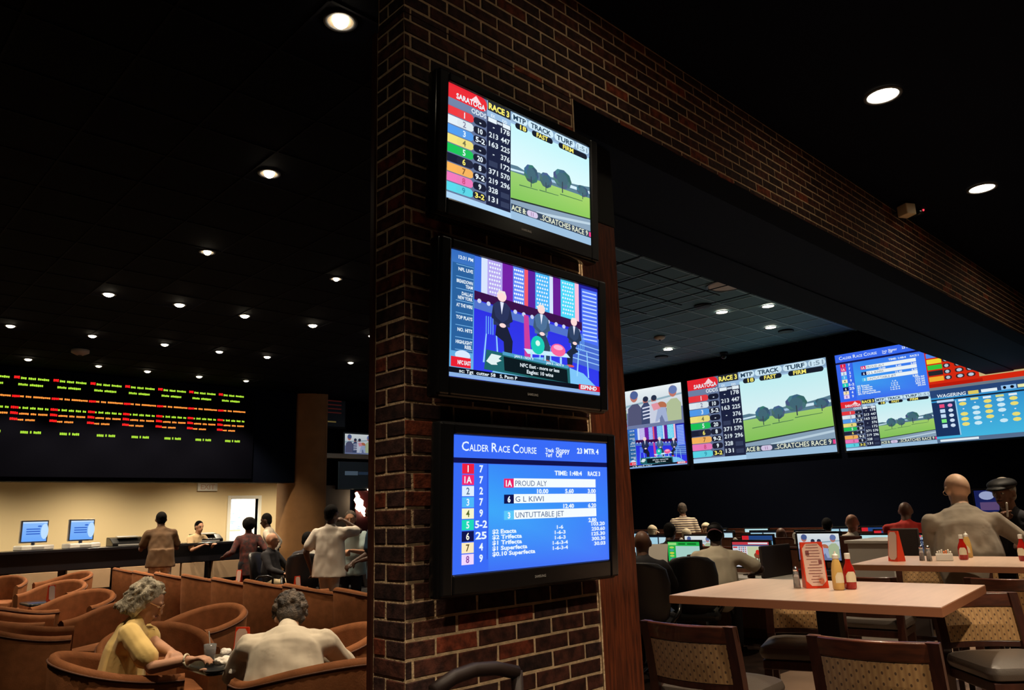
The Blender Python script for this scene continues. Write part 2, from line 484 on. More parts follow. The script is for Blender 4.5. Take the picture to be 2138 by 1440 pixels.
WH = (0.92, 0.97, 1.0); YL = (1.0, 0.95, 0.45); BK = (0.03, 0.03, 0.08)
def tree(a, x, y, w, h, col):
    for i in range(9):
        q = 2*PI*i/9
        a.ell(x+w*0.30*math.cos(q), y-h*0.62+h*0.24*math.sin(q), w*0.26, h*0.20, tuple(c*random.uniform(0.8, 1.2) for c in col), 9)
    a.ell(x, y-h*0.62, w*0.34, h*0.28, col)
    a.rect(x-w*0.03, y-h*0.5, x+w*0.03, y, (0.22, 0.27, 0.33))
def art_field(a, x0, y0, x1, y1):
    W_, H_ = x1-x0, y1-y0
    g = lambda u, v: (x0+u*W_, y0+v*H_)
    a.rect(x0, y0, x1, y0+H_*0.55, (0.78, 0.97, 0.99), (0.90, 0.99, 1.0))
    hz = [(0, .50), (.08, .49), (.16, .51), (.26, .48), (.34, .46), (.42, .47), (.52, .45), (.60, .43), (.70, .44), (.82, .42), (.92, .40), (1, .38)]
    a.poly([g(u, v) for u, v in hz] + [g(1, .56), g(0, .60)], (0.36, 0.50, 0.58))
    a.poly([g(0, .545), g(.3, .51), g(.3, .53), g(0, .57)], (0.82, 0.93, 0.98))
    a.poly([g(.36, .50), g(.62, .47), g(.62, .505), g(.36, .53)], (0.66, 0.80, 0.90))
    a.poly([g(.66, .46), g(1, .44), g(1, .475), g(.66, .50)], (0.85, 0.95, 1.0))
    a.poly([g(0, .58), g(1, .53), g(1, .80), g(0, .90)], None, [(0.62, 0.82, 0.45), (0.66, 0.84, 0.42), (0.56, 0.80, 0.36), (0.52, 0.78, 0.36)])
    for p, q in (((.10, .70), (.32, .68)), ((.34, .67), (.58, .65)), ((.60, .62), (.9, .60))):
        a.poly([g(*p), g(*q), g(q[0], q[1]+.008), g(p[0], p[1]+.012)], (0.30, 0.48, 0.32))
    for u, v, w, h in ((.24, .68, .16, .26), (.42, .66, .14, .22), (.63, .60, .22, .28), (.90, .58, .15, .17)):
        tree(a, x0+u*W_, y0+v*H_, w*W_, h*H_, (0.27, 0.42, 0.48))
    a.poly([g(0, .895), g(1, .795), g(1, .81), g(0, .915)], (0.12, 0.17, 0.18))
    a.poly([g(0, .915), g(1, .81), g(1, 1), g(0, 1)], (0.55, 0.65, 0.74))
    a.poly([g(.3, .95), g(1, .85), g(1, .88), g(.3, .985)], (0.75, 0.84, 0.90))
ROWS = [('1', (0.95, 0.22, 0.25), WH, '-'), ('2', (0.90, 0.95, 0.98), (0.5, 0.5, 0.62), '10'), ('3', (0.32, 0.62, 0.95), WH, '5-2'),
        ('4', (0.97, 0.90, 0.50), (0.45, 0.45, 0.3), '-'), ('5', (0.10, 0.78, 0.35), WH, '20'), ('6', (0.10, 0.12, 0.22), YL, '8'),
        ('7', (1.0, 0.72, 0.36), (0.5, 0.35, 0.2), '9-2'), ('8', (0.96, 0.48, 0.75), (0.8, 0.3, 0.5), '9'), ('9', (0.35, 0.86, 0.93), (0.2, 0.6, 0.7), '3-2')]
NUMS = [('-', '178'), ('213', '447'), ('163', '225'), ('-', '376'), ('', '172'), ('371', '570'), ('219', '296'), ('328', ''), ('131', '')]
def art_board():
    a = Art()
    a.rect(0, 0, 16, 9, (0.62, 0.76, 0.90))
    a.rect(0, 0, 3.9, 9, (0.40, 0.46, 0.60))
    a.rect(3.9, 1.3, 6.45, 9, (0.10, 0.13, 0.25))
    art_field(a, 6.45, 1.0, 16, 8.0)
    # banner
    a.rect(6.45, 0, 16, 0.85, (0.55, 0.68, 0.80))
    a.rect(0, 0, 3.0, 1.15, (0.93, 0.15, 0.20)); a.pill(1.6, 0, 3.9, 1.15, (0.93, 0.15, 0.20))
    a.poly([(2.2, .62), (2.75, .1), (3.3, .62)], (1, 0.85, 0.87)); a.text('SARATOGA', 0.8, 1.0, 0.42, WH, w=2.9, bold=0.03)
    a.rect(0, 1.15, 3.9, 1.75, (0.45, 0.52, 0.66)); a.text('ODDS', 3.8, 1.62, 0.38, WH, 'r', w=1.5)
    a.rect(3.95, 0, 6.4, 0.8, (0.14, 0.16, 0.20)); a.text('RACE 3', 4.05, 0.64, 0.48, YL, w=2.2, bold=0.04)
    for t, u, v in (('MTP', 6.5, 8.3), ('TRACK', 8.35, 11.4), ('TURF', 11.5, 14.1), ('1:51', 14.2, 15.95)):
        a.pill(u, 0.05, v, 0.72, (0.83, 0.94, 1.0)); a.text(t, (u+v)/2, 0.6, 0.42, (0.12, 0.24, 0.34) if t != '1:51' else (0.55, 0.65, 0.72), 'c', w=(v-u)*0.78, bold=0.03)
    for t, u, v in (('18', 6.9, 8.3), ('FAST', 8.8, 11.3), ('FIRM', 12.0, 15.7)):
        a.pill(u, 0.78, v, 1.28, (0.08, 0.11, 0.17)); a.text(t, u+0.55, 1.2, 0.38, YL, w=0.7 if t == '18' else 1.35, bold=0.03)
    a.text('EX', 4.3, 1.25, 0.25, WH); a.text('DD', 5.5, 1.3, 0.25, WH)
    a.rect(4.0, 1.35, 4.9, 1.7, WH); a.rect(4.95, 1.42, 5.5, 1.62, (0.8, 0.85, 0.9)); a.rect(5.55, 1.35, 6.35, 1.7, WH)
    for i, (n, c, tcol, o) in enumerate(ROWS):
        y = 1.80+i*0.745
        a.rect(0, y, 1.9, y+0.66, c); a.pill(0.9, y, 2.55, y+0.66, tuple(min(1, q*0.93+0.04) for q in c))
        a.text(n, 1.62, y+0.55, 0.46, tcol, 'c', bold=0.02)
        a.pill(2.5, y+0.03, 3.85, y+0.63, (0.09, 0.11, 0.20))
        a.text(o, 3.2, y+0.52, 0.40, WH if n != '9' else YL, 'c', w=None if len(o) < 3 else 0.95, bold=0.03)
        for t, u in ((NUMS[i][0], 4.1), (NUMS[i][1], 5.35)):
            if t == '': a.rect(u, y+0.1, u+0.9, y+0.55, (0.20, 0.24, 0.36))
            else: a.text(t, u+(0.4 if t == '-' else 0), y+0.42, 0.42, WH, w=None if t == '-' else 0.95, bold=0.015)
    a.rect(0, 8.55, 6.45, 9, (0.70, 0.85, 0.97))
    a.rect(6.45, 7.75, 16, 8.35, (0.20, 0.27, 0.36)); a.rect(6.45, 8.35, 16, 9, (0.62, 0.76, 0.88))
    a.text('ACE 8:', 6.5, 8.25, 0.42, (0.95, 0.98, 0.85), w=1.6); a.pill(8.2, 7.8, 9.45, 8.3, (0.85, 0.80, 0.92)); a.text('11', 8.8, 8.2, 0.3, (0.6, 0.4, 0.6), 'c')
    a.text('..SCRATCHES RACE 9', 9.7, 8.25, 0.46, (0.97, 0.99, 0.88), w=5.9, bold=0.01); a.rect(15.75, 7.85, 16, 8.25, (0.95, 0.25, 0.55))
    return a
def art_results():
    a = Art()
    B1 = (0.22, 0.42, 0.97)
    a.rect(0, 0, 16, 9, B1)
    a.poly([(3.2, 1.9), (16, 1.9), (16, 5), (3.2, 5)], None, [(0.22, 0.55, 0.98), (0.25, 0.45, 0.98), (0.22, 0.50, 0.98), (0.24, 0.66, 0.98)])
    a.poly([(3.2, 5), (16, 5), (16, 9), (3.2, 9)], None, [(0.24, 0.66, 0.98), (0.22, 0.50, 0.98), (0.26, 0.45, 0.98), (0.24, 0.44, 0.97)])
    a.rect(0, 1.5, 16, 1.85, (0.04, 0.06, 0.30)); a.rect(3.05, 1.85, 3.12, 8.2, (0.16, 0.32, 0.85))
    x = 0.75
    for wd, w in (('C', .62), ('ALDER', 1.75), ('R', .55), ('ACE', 1.15), ('C', .6), ('OURSE', 1.75)):
        big = len(wd) == 1
        a.text(wd, x, 1.03, 0.62 if big else 0.45, WH, w=w, bold=0.012); x += w+(0.06 if big else 0.28)
    a.text('Track', 8.85, 0.86, 0.28, WH, w=.95, bold=.03); a.text('Sloppy', 10.0, 0.86, 0.36, WH, w=1.55, bold=.02)
    a.text('Turf', 8.85, 1.22, 0.28, WH, w=.75, bold=.03); a.text('Off', 10.0, 1.22, 0.36, WH, w=.7, bold=.02)
    a.text('23 MTR 4', 12.4, 0.86, 0.40, WH, w=2.6, bold=.03)
    rows = [('1', (0.93, 0.12, 0.25), WH, '7'), ('1A', (0.95, 0.15, 0.45), WH, '7'), ('2', (0.88, 0.94, 1), (0.35, 0.45, 0.6), '2'), ('3', (0.30, 0.72, 0.98), WH, '7'),
            ('4', (0.98, 0.97, 0.80), (0.35, 0.42, 0.15), '9'), ('5', (0.10, 0.85, 0.72), WH, '5-2'), ('6', (0.03, 0.06, 0.30), (1, 1, 0.9), '25'),
            ('7', (1.0, 0.92, 0.74), (0.35, 0.30, 0.15), '4'), ('8', (0.95, 0.85, 1.0), (0.55, 0.30, 0.65), '9')]
    for i, (n, c, tcol, o) in enumerate(rows):
        y = 1.86+i*0.735
        a.rect(0.8, y+0.03, 1.85, y+0.70, c); a.text(n, 1.32, y+0.58, 0.44, tcol, 'c', bold=0.02)
        a.text(o, 2.5, y+0.58, 0.46, WH, 'c', w=None if len(o) < 2 else 0.8+0.1*len(o), bold=0.03)
    a.text('TIME: 1:48:4', 9.8, 2.55, 0.32, WH, w=3.1, bold=.035); a.text('RACE 3', 13.6, 2.55, 0.32, WH, w=1.5, bold=.035)
    for y, n, c, t, vals in ((2.85, '1A', (0.93, 0.12, 0.40), 'PROUD ALY', ('10.00', '5.60', '3.00')), (3.95, '6', (0.03, 0.06, 0.30), 'G L KIWI', (None, '12.40', '6.20')),
                             (5.05, '3', (0.35, 0.78, 0.98), 'UNTUTTABLE JET', (None, None, '2.80'))):
        a.rect(4.6, y, 5.55, y+0.62, c); a.text(n, 5.08, y+0.52, 0.40, WH, 'c', bold=.04)
        a.rect(5.55, y-0.03, 14.5, y+0.60, (0.96, 0.99, 1.0)); a.text(t, 5.7, y+0.5, 0.38, (0.25, 0.36, 0.55), w=0.36*len(t), bold=0.0)
        for v, xx in zip(vals, (9.1, 11.9, 14.5)):
            if v: a.text(v, xx, y+1.02, 0.30, WH, 'r', w=0.24*len(v), bold=.04)
    for i, (l, c, v) in enumerate((('$2 Exacta', '1-6', '103.20'), ('$2 Trifecta', '1-6-3', '250.60'), ('$1 Trifecta', '1-6-3', '125.30'), ('$1 Superfecta', '1-6-3-4', '300.30'), ('$0.10 Superfecta', '1-6-3-4', '30.03'))):
        y = 6.55+i*0.37
        a.text(l, 3.5, y, 0.27, WH, w=0.265*len(l)-0.1, bold=.035); a.text(c, 10.3, y-0.1, 0.25, WH, 'c', w=0.235*len(c), bold=.03)
        a.text(v, 15.5, y-0.2, 0.26, WH, 'r', w=0.27*len(v), bold=.035)
    return a
def seated(a, x, y, s, suit, face=1):
    sk = (1.0, 0.86, 0.85)
    n0 = len(a.v); xc = x
    a.poly([(x-.25*s, y), (x+.25*s, y), (x+.55*s*face, y+.9*s), (x+.5*s*face, y+1.9*s), (x+.15*s*face, y+1.9*s), (x+.1*s*face, y+1.0*s), (x-.3*s*face, y+.7*s)], tuple(c*.6 for c in suit))
    a.poly([(x-.42*s, y-1.1*s), (x-.2*s, y-1.35*s), (x+.2*s, y-1.35*s), (x+.42*s, y-1.1*s), (x+.4*s, y+.1*s), (x-.4*s, y+.1*s)], suit)
    a.poly([(x-.08*s, y-1.35*s), (x+.1*s, y-1.35*s), (x, y-.6*s)], (0.9, 0.92, 1.0))
    a.poly([(x-.42*s, y-1.1*s), (x-.5*s, y-.3*s), (x+.05*s, y+.15*s), (x+.1*s, y-.05*s), (x-.3*s, y-.4*s)], tuple(c*.8 for c in suit))
    a.poly([(x+.42*s, y-1.1*s), (x+.55*s, y-.3*s), (x+.05*s, y+.15*s), (x, y-.05*s), (x+.3*s, y-.4*s)], tuple(c*.8 for c in suit))
    a.ell(x+.05*s, y+.05*s, .16*s, .13*s, sk)
    a.ell(x, y-1.7*s, .23*s, .33*s, sk); a.poly([(x-.23*s, y-1.75*s), (x-.15*s, y-2.03*s), (x+.15*s, y-2.03*s), (x+.23*s, y-1.75*s), (x, y-1.92*s)], (0.95, 0.90, 0.88))
    a.ell(x+.3*s*face, y+1.95*s, .28*s, .1*s, (0.85, 0.35, 0.32))
    a.v[n0:] = [(xc+(vx-xc)*1.65, vy, vl) for vx, vy, vl in a.v[n0:]]
def art_studio():
    a = Art()
    a.rect(0, 0, 16, 9, (0.16, 0.12, 0.85), (0.20, 0.25, 0.95))
    for x0, x1, c in ((2.2, 2.9, (.25, .45, .9)), (2.9, 3.5, (.85, .9, 1)), (3.5, 5.0, (.72, .66, .95)), (5.0, 6.1, (.45, .12, .65)), (6.1, 7.3, (.38, .55, .98)), (7.3, 7.7, (.95, .35, .42)), (7.7, 8.5, (.35, .12, .62)),
                      (8.5, 10.1, (.30, .72, .98)), (10.1, 10.5, (.85, .9, 1)), (10.5, 11.4, (.40, .10, .58)), (11.4, 13.1, (.30, .85, .98)), (13.1, 13.6, (.98, .75, .85)), (13.6, 16, (.14, .14, .62))):
        a.rect(x0, 0, x1, 3.2, c)
    for bx0, bx1 in ((3.6, 4.9), (6.15, 7.25), (8.55, 10.0), (11.5, 13.0)):
        for j in range(9):
            for i in range(5):
                a.ell(bx0+(bx1-bx0)*(i+.5+(j % 2)*.3)/5.4, .25+j*.31, .09, .09, (.93, .97, 1), 6)
    a.poly([(2.2, 2.6), (16, 3.3), (16, 4.0), (2.2, 3.25)], (0.22, 0.05, 0.28))
    a.poly([(2.2, 3.3), (16, 4.3), (16, 4.9), (2.2, 3.9)], (0.32, 0.45, 0.80))
    for i in range(15): a.ell(2.7+i*.9, 3.30+i*.055, .2, .17, (.80, .84, .96), 8)
    a.rect(13.9, 0.3, 15.9, 5.0, (0.30, 0.45, 0.98))
    for j in range(13): a.rect(14.0, .5+j*.33, 15.8, .62+j*.33, (.75, .85, 1))
    a.poly([(12.4, 4.6), (16, 4.9), (16, 7.0), (12.6, 6.6)], (0.28, 0.42, 0.82))
    for j in range(4): a.poly([(12.5, 4.9+.42*j), (16, 5.2+.42*j), (16, 5.28+.42*j), (12.5, 4.98+.42*j)], (.62, .80, .98))
    a.poly([(7.2, 3.6), (7.7, 3.6), (8.0, 7.2), (7.3, 7.2)], (0.80, 0.25, 0.62))
    a.poly([(3.4, 9), (5.0, 7.2), (9.5, 6.6), (14.0, 7.4), (16, 8.6), (16, 9)], (0.50, 0.78, 0.98))
    for bx0 in (3.35, 9.0, 13.4):
        for k in range(4): a.poly([(bx0+k*.22, 4.3), (bx0+.07+k*.22, 4.3), (bx0+.07+k*.22, 5.6), (bx0+k*.22, 5.6)], (.45, .72, .98))
        a.poly([(bx0, 5.6), (bx0+.1, 5.6), (bx0-.1, 7.7), (bx0-.25, 7.7)], (.6, .85, 1)); a.poly([(bx0+1, 5.6), (bx0+1.1, 5.6), (bx0+1.3, 7.7), (bx0+1.15, 7.7)], (.6, .85, 1))
    seated(a, 4.9, 4.7, 1.25, (0.16, 0.20, 0.36), 1)
    seated(a, 9.1, 4.75, 1.1, (0.30, 0.44, 0.60), 1)
    seated(a, 12.9, 5.0, 1.0, (0.18, 0.26, 0.40), -1)
    a.poly([(7.2, 6.2), (12.0, 6.0), (12.4, 6.3), (7.6, 6.55)], (.80, .93, 1))
    for xx in (7.9, 9.4, 11.2): a.rect(xx, 6.4, xx+.2, 7.3, (.7, .9, 1))
    a.ell(8.7, 5.75, .75, .72, (0.10, 0.80, 0.72)); a.ell(8.7, 5.6, .25, .22, (.85, 1, .95)); a.ell(11.0, 5.85, .85, .5, (0.98, 0.40, 0.62)); a.ell(11.0, 5.65, .55, .2, (1, .7, .85))
    a.rect(0, 0, 2.2, 9, (0.20, 0.42, 0.75), (0.42, 0.72, 0.92)); a.rect(0.15, 0.9, 2.1, 7.2, (0.16, 0.38, 0.62))
    for i, (t, u) in enumerate((('12:31 PM', ''), ('NFL LIVE', ''), ('BREAKDOWN', 'TEAM'), ('DALLAS', 'NEW YORK'), ('AT THE WIRE', ''), ('TOP PLAYS', ''), ('NO. HITS', ''), ('HIGHLIGHT', 'REEL'))):
        y = 0.55+i*.87
        a.text(t, 2.05, y, .24, WH, 'r', w=min(1.5, .17*len(t)), bold=.03)
        if u: a.text(u, 2.05, y+.32, .24, WH, 'r', w=.17*len(u), bold=.03)
        a.rect(.5, y+.42, 2.1, y+.46, (.5, .75, .95))
    a.ell(1.2, 7.45, .7, .35, (.85, .92, 1)); a.rect(0.15, 7.6, 1.95, 8.3, (.92, .12, .20)); a.text('NFC EAST', 0.75, 8.1, .28, WH, w=1.2, bold=.03)
    a.poly([(3.4, 6.75), (12.3, 7.1), (12.4, 8.5), (3.2, 8.2)], (0.12, 0.40, 0.42))
    a.poly([(5.1, 7.05), (12.0, 7.3), (12.1, 8.35), (5.2, 8.1)], (0.02, 0.09, 0.12)); a.poly([(5.0, 6.7), (12.2, 6.95), (12.2, 7.2), (5.0, 6.95)], (0.30, 0.62, 0.78))
    a.poly([(3.4, 7.6), (3.9, 7.0), (4.9, 7.05), (4.6, 7.3), (4.9, 7.4), (4.4, 7.6), (4.5, 7.75), (3.9, 7.8)], (.88, .95, .95))
    a.text('JAN 5 - NOV 9', 6.2, 6.98, .18, WH, w=2.0); a.text('JAN 5 - NOV 9', 9.6, 7.1, .18, WH, w=2.0)
    a.text('NFC East - more or less', 6.8, 7.62, .27, WH, w=4.3); a.text('Eagles: 10 wins', 7.5, 8.05, .27, WH, w=2.9)
    a.rect(0, 8.35, 16, 8.75, (0.03, 0.06, 0.12)); a.rect(0, 8.72, 16, 9, (0.55, 0.70, 0.90)); a.text('sc: Tgt  cutter 58   S. Pavn P', 0.9, 8.66, .24, WH, w=5.6)
    a.rect(13.4, 8.3, 16, 8.75, (0.85, 0.10, 0.20)); a.text('ESPNHD', 13.6, 8.66, .3, WH, w=2.0, bold=.04, slant=.1)
    return a
def art_paddock():
    a = Art()
    a.rect(0, 0, 16, 9, (0.96, 0.99, 1.0), (0.62, 0.70, 0.80))
    a.poly([(0, 3.4), (16, 2.2), (16, 2.6), (0, 3.9)], (0.60, 0.72, 0.78)); a.rect(0, 5.2, 16, 9, (0.45, 0.50, 0.66))
    for x, s, c, h in ((2.5, 1.5, (.34, .35, .48), (.32, .40, .62)), (5.8, 1.0, (.25, .30, .45), (.15, .18, .28)), (8.2, 1.0, (.82, .85, .92), (.16, .2, .3)), (13.6, 1.45, (.72, .78, .62), (.42, .50, .72))):
        a.ell(x, 4.6-2.6*s+.8, .75*s, .9*s, (.78, .48, .42)); a.ell(x+.1, 4.6-2.6*s+.5, .8*s, .65*s, h)
        a.poly([(x-1.5*s, 8.2), (x-1.3*s, 4.2), (x-.4*s, 3.3), (x+.7*s, 3.3), (x+1.4*s, 4.5), (x+1.3*s, 8.2)], c)
    for j in range(4): a.poly([(4.8, 4.4+.8*j), (7.0, 4.2+.8*j), (7.0, 4.5+.8*j), (4.8, 4.7+.8*j)], (.90, .92, 1))
    a.ell(10.2, 4.6, 1.5, 1.0, (.75, .45, .32)); a.poly([(9.3, 4.8), (11.4, 5.0), (11.8, 8.2), (10.9, 8.2), (10.2, 6.6), (8.9, 8.0), (8.2, 8.0)], (.66, .72, .86))
    a.poly([(7.4, 3.9), (9.2, 3.7), (10.0, 5.1), (8.0, 5.4)], (.92, .6, .66))
    return a
def art_redboard():
    a = Art()
    a.rect(0, 0, 16, 9, (0.86, 0.16, 0.06)); a.rect(0, 0, 16, 1.1, (.93, .2, .12)); a.rect(0, 7.9, 8.5, 8.5, (.75, .1, .04))
    a.rect(8.1, 1.5, 16, 7.6, (0.93, 0.84, 0.62)); a.poly([(8.1, 5.6), (16, 4.6), (16, 7.6), (8.1, 7.6)], (.82, .72, .5)); a.poly([(10, 6.3), (15.5, 5.4), (15.5, 5.8), (10, 6.6)], (.45, .4, .3))
    cs = [(.95, .95, .98), (.30, .55, .95), (.97, .88, .2), (.2, .8, .25), (.15, .15, .18), (.98, .7, .2)]
    a.rect(.2, .4, 2.4, 1.1, (.98, .3, .3))
    for i, c in enumerate(cs):
        y = 1.5+i*1.03
        a.rect(.2, y, 2.6, y+.8, c); a.pill(2.7, y+.05, 3.9, y+.75, (.15, .16, .2)); a.ell(3.3, y+.4, .35, .28, (.75, .8, .85), 8)
        for u in (4.5, 6.2): a.pill(u, y+.05, u+1.4, y+.75, (.25, .12, .12)); a.ell(u+.7, y+.4, .45, .28, (.75, .82, .9), 8)
    a.rect(0, 8.5, 16, 9, (.45, .5, .55))
    return a
def art_bluegrid():
    a = Art()
    a.rect(0, 0, 16, 9, (0.20, 0.55, 0.82), (0.28, 0.75, 0.92)); a.rect(0, 0, 16, 1.3, (.16, .28, .48)); a.rect(0, 2.1, 3.8, 7.9, (.10, .20, .38))
    a.rect(3.75, 2.1, 3.95, 7.9, (.6, .82, .95)); a.text('WAGERING', 1.0, 1.35, .55, WH, w=4.6, slant=.15)
    a.rect(6.0, .8, 7.6, 1.4, (.9, .82, .4)); a.rect(8.0, .8, 10.4, 1.3, WH); a.rect(11.0, .6, 13.2, 1.3, (.6, .8, .98)); a.ell(11.5, .95, .25, .25, BK, 8); a.ell(12.6, .95, .3, .25, BK, 8); a.rect(13.4, .7, 15.6, 1.2, (.95, .95, .7))
    a.rect(0, 1.6, 16, 1.85, (.08, .12, .2)); a.rect(.9, 1.8, 3.6, 2.2, (.75, .88, 1))
    for i, c in enumerate(((.95, .3, .5), (.8, .9, 1), (.8, .9, 1), (.5, .95, .5), (.8, .9, 1))):
        a.rect(1.2, 2.5+i*.85, 2.0, 3.1+i*.85, c); a.ell(2.9, 2.8+i*.85, .4, .3, (.95, .6, .8) if i == 0 else (.85, .92, 1), 8)
    for j in range(5):
        for i in range(5):
            if (i+j) % 5 == 1: a.ell(4.9+j*1.9, 2.8+i*.85, .15, .1, WH, 6)
            else: a.ell(4.9+j*1.9, 2.8+i*.85, .62, .32, (.95, .90, .48) if j % 2 == 0 else (.82, .95, 1), 8)
        a.rect(4.3+j*1.9, 2.0, 5.5+j*1.9, 2.35, (.9, .9, .55) if j % 2 else WH)
    a.rect(0, 8.3, 16, 9, (.35, .45, .58)); a.rect(.5, 8.45, 6.5, 8.8, WH)
    return a
def art_quad(tl, tr, bl, br):
    a = Art()
    a.put(tl, 0, 0, 8, 4.5); a.put(tr, 8, 0, 8, 4.5); a.put(bl, 0, 4.5, 8, 4.5); a.put(br, 8, 4.5, 8, 4.5)
    return a
def art_green():
    a = Art()
    a.rect(0, 0, 16, 9, (0.15, 0.75, 0.30), (0.05, 0.80, 0.35)); a.rect(4, 1.6, 16, 8.4, (0.72, 0.90, 0.86)); a.rect(.3, .3, 4.5, 1.3, (.65, .95, .55)); a.rect(5.5, .5, 9, 1.1, (.05, .45, .15)); a.rect(10, .5, 14.5, 1.1, (.05, .45, .15))
    for i in range(6): a.ell(2, 2.2+i*1.1, 1.2, .42, [(.75, .9, .4), (.3, .7, .7), (.9, .9, .3)][i % 3], 10)
    return a
def art_form():
    a = Art()
    a.rect(0, 0, 16, 9, (0.92, 0.93, 0.97)); a.rect(0, 0, 16, 1.0, (.85, .25, .3)); a.rect(7, .2, 15.5, .8, (.95, .95, .98)); a.rect(0, 1, 16, 1.5, (.3, .35, .55))
    for i in range(10):
        y = 1.7+i*.72; a.rect(.2, y, 2.2, y+.5, [(.9, .2, .25), (.9, .9, .95), (.25, .4, .85), (.95, .85, .3)][i % 4])
        for j in range(4): a.ell(3+j*.9, y+.25, .34, .22, (.8, .25, .25) if j % 2 else (.2, .25, .5), 6)
    a.rect(6.6, 1.6, 15.8, 8.6, (.84, .88, .72)); a.ell(11.5, 4.8, 2.2, 1.2, (.55, .3, .2)); a.ell(11, 3.7, .9, .9, (.9, .15, .12)); a.ell(12.5, 4.2, .9, .7, (.9, .9, .95)); a.ell(14.3, 4.6, .8, .5, (.85, .2, .15))
    for q in (9.8, 10.8, 12.6, 13.3): a.poly([(q, 5.5), (q+.4, 5.5), (q+.7, 7.6), (q+.4, 7.6)], (.35, .2, .15))
    return a
def art_split():
    a = Art()
    a.rect(0, 0, 16, 9, (0.55, 0.82, 0.95)); a.rect(0, 0, 3.6, 2.6, (.9, .15, .2)); a.rect(3.6, 0, 16, 2.4, (.15, .3, .55)); a.rect(3.8, 3.0, 15.6, 5.0, (.2, .45, .75)); a.rect(0, 6, 16, 9, (.5, .7, .35)); a.rect(0, 5.4, 16, 6.1, (.35, .5, .5))
    return a
def art_twin():
    a = Art()
    a.rect(0, 0, 16, 9, (0.10, 0.14, 0.2)); a.rect(.3, .6, 7.4, 8.4, (.70, .90, .98)); a.rect(8.2, .6, 15.7, 8.4, (.80, .94, .99)); a.rect(.3, 6.5, 7.4, 8.4, (.3, .6, .8)); a.rect(8.2, 5, 15.7, 8.4, (.45, .7, .65))
    return a
def art_login():
    a = Art()
    a.rect(0, 0, 16, 9, (0.55, 0.74, 0.98), (0.42, 0.66, 0.98)); a.ell(14.5, 4.5, 2.5, 3.6, (.75, .88, 1)); a.rect(0, 0, 16, .6, (.8, .9, 1))
    for i in range(3): a.rect(2.5, 3.1+i*1.1, 11.5, 3.6+i*1.1, (.18, .38, .78))
    a.ell(11, 2.1, 1.4, .35, (.2, .4, .8))
    return a
A_BOARD, A_RESULT, A_STUDIO, A_PADDOCK = art_board(), art_results(), art_studio(), art_paddock()
A_RED, A_GRID = art_redboard(), art_bluegrid()

# ------------------------------------------------------------------ the building
struct('floor', box_bm(-9, XS+.3, -7, 18.5, -0.12, 0), 'carpet')
b = BM(); bx(b, 1.45, XS, -7, 1.3, 0.001, 0.006); struct('trim_1', b, 'tan floor')
# hall ceiling with the opening for the higher tiled ceiling of the race book
b = BM(); bx(b, -9, 1.6, -7, 18.5, ZC, ZC+.2); bx(b, 1.6, XS+.3, -7, 0.2, ZC, ZC+.2); bx(b, 1.6, 7.4, 5.0, 18.5, ZC, ZC+.2); bx(b, 7.4, 9.9, 9.4, 18.5, ZC, ZC+.2); bx(b, 9.9, 12.5, 12.0, 18.5, ZC, ZC+.2)
loft(b, [[Vector((x, y, ZC)) for x, y in ((1.6, 2.3), (3.5, 5.0), (1.6, 5.0))], [Vector((x, y, ZC+.2)) for x, y in ((1.6, 2.3), (3.5, 5.0), (1.6, 5.0))]])
bmesh.ops.recalc_face_normals(b, faces=b.faces)
struct('ceiling', b, 'navy paint')
b = BM()
for i in range(40):
    y = 0.9+i*0.61; bx(b, -9, 7.2, y-.008, y+.008, ZC-.006, ZC+.002)
for i in range(28):
    x = -9+i*0.61; bx(b, x-.008, x+.008, 0.3, YF, ZC-.006, ZC+.002)
struct('trim_2', b, 'dark grid metal')
b = BM(); bx(b, 1.6, XS+.3, 0.2, 12.0, ZT, ZT+.2); struct('ceiling_2', b, 'navy tile')
b = BM()
for i in range(21):
    x = 1.6+i*0.61; bx(b, x-.012, x+.012, 1.0, 11.5, ZT-.008, ZT+.002)
for i in range(18):
    y = 1.0+i*0.61; bx(b, 1.6, XS, y-.012, y+.012, ZT-.008, ZT+.002)
struct('trim_3', b, 'grid metal')
# dropped soffit behind the brick beam, in two steps of slightly different depth
b = BM(); bx(b, 1.10, XS+.3, 0.20, 0.86, ZB, ZT+.1); bx(b, 1.45, XS+.3, 0.86, 1.29, ZB-.012, ZT+.1); struct('ceiling_3', b, 'soffit paint')
# walls
struct('wall_screens', box_bm(XS, XS+.25, -7, 12, 0, ZT+.2), 'navy paint')
struct('wall_far', box_bm(9.9, XS+.3, 11.8, 12.0, 0, ZT+.2), 'navy paint')
struct('wall_left', box_bm(-9.2, -9, -7, 18.5, 0, ZC+.2), 'navy paint')
struct('wall_near', box_bm(-9, XS+.3, -7.2, -7, 0, ZC+.2), 'navy paint')
struct('wall_right', box_bm(XS, XS+.25, -7, 0, 0, ZC+.2), 'navy paint')
# fascia over the betting counter, carrying the odds board
b = BM(); bx(b, -9, 6.45, YF, YF+.35, 2.35, ZC)
struct('wall_fascia', b, 'navy paint')
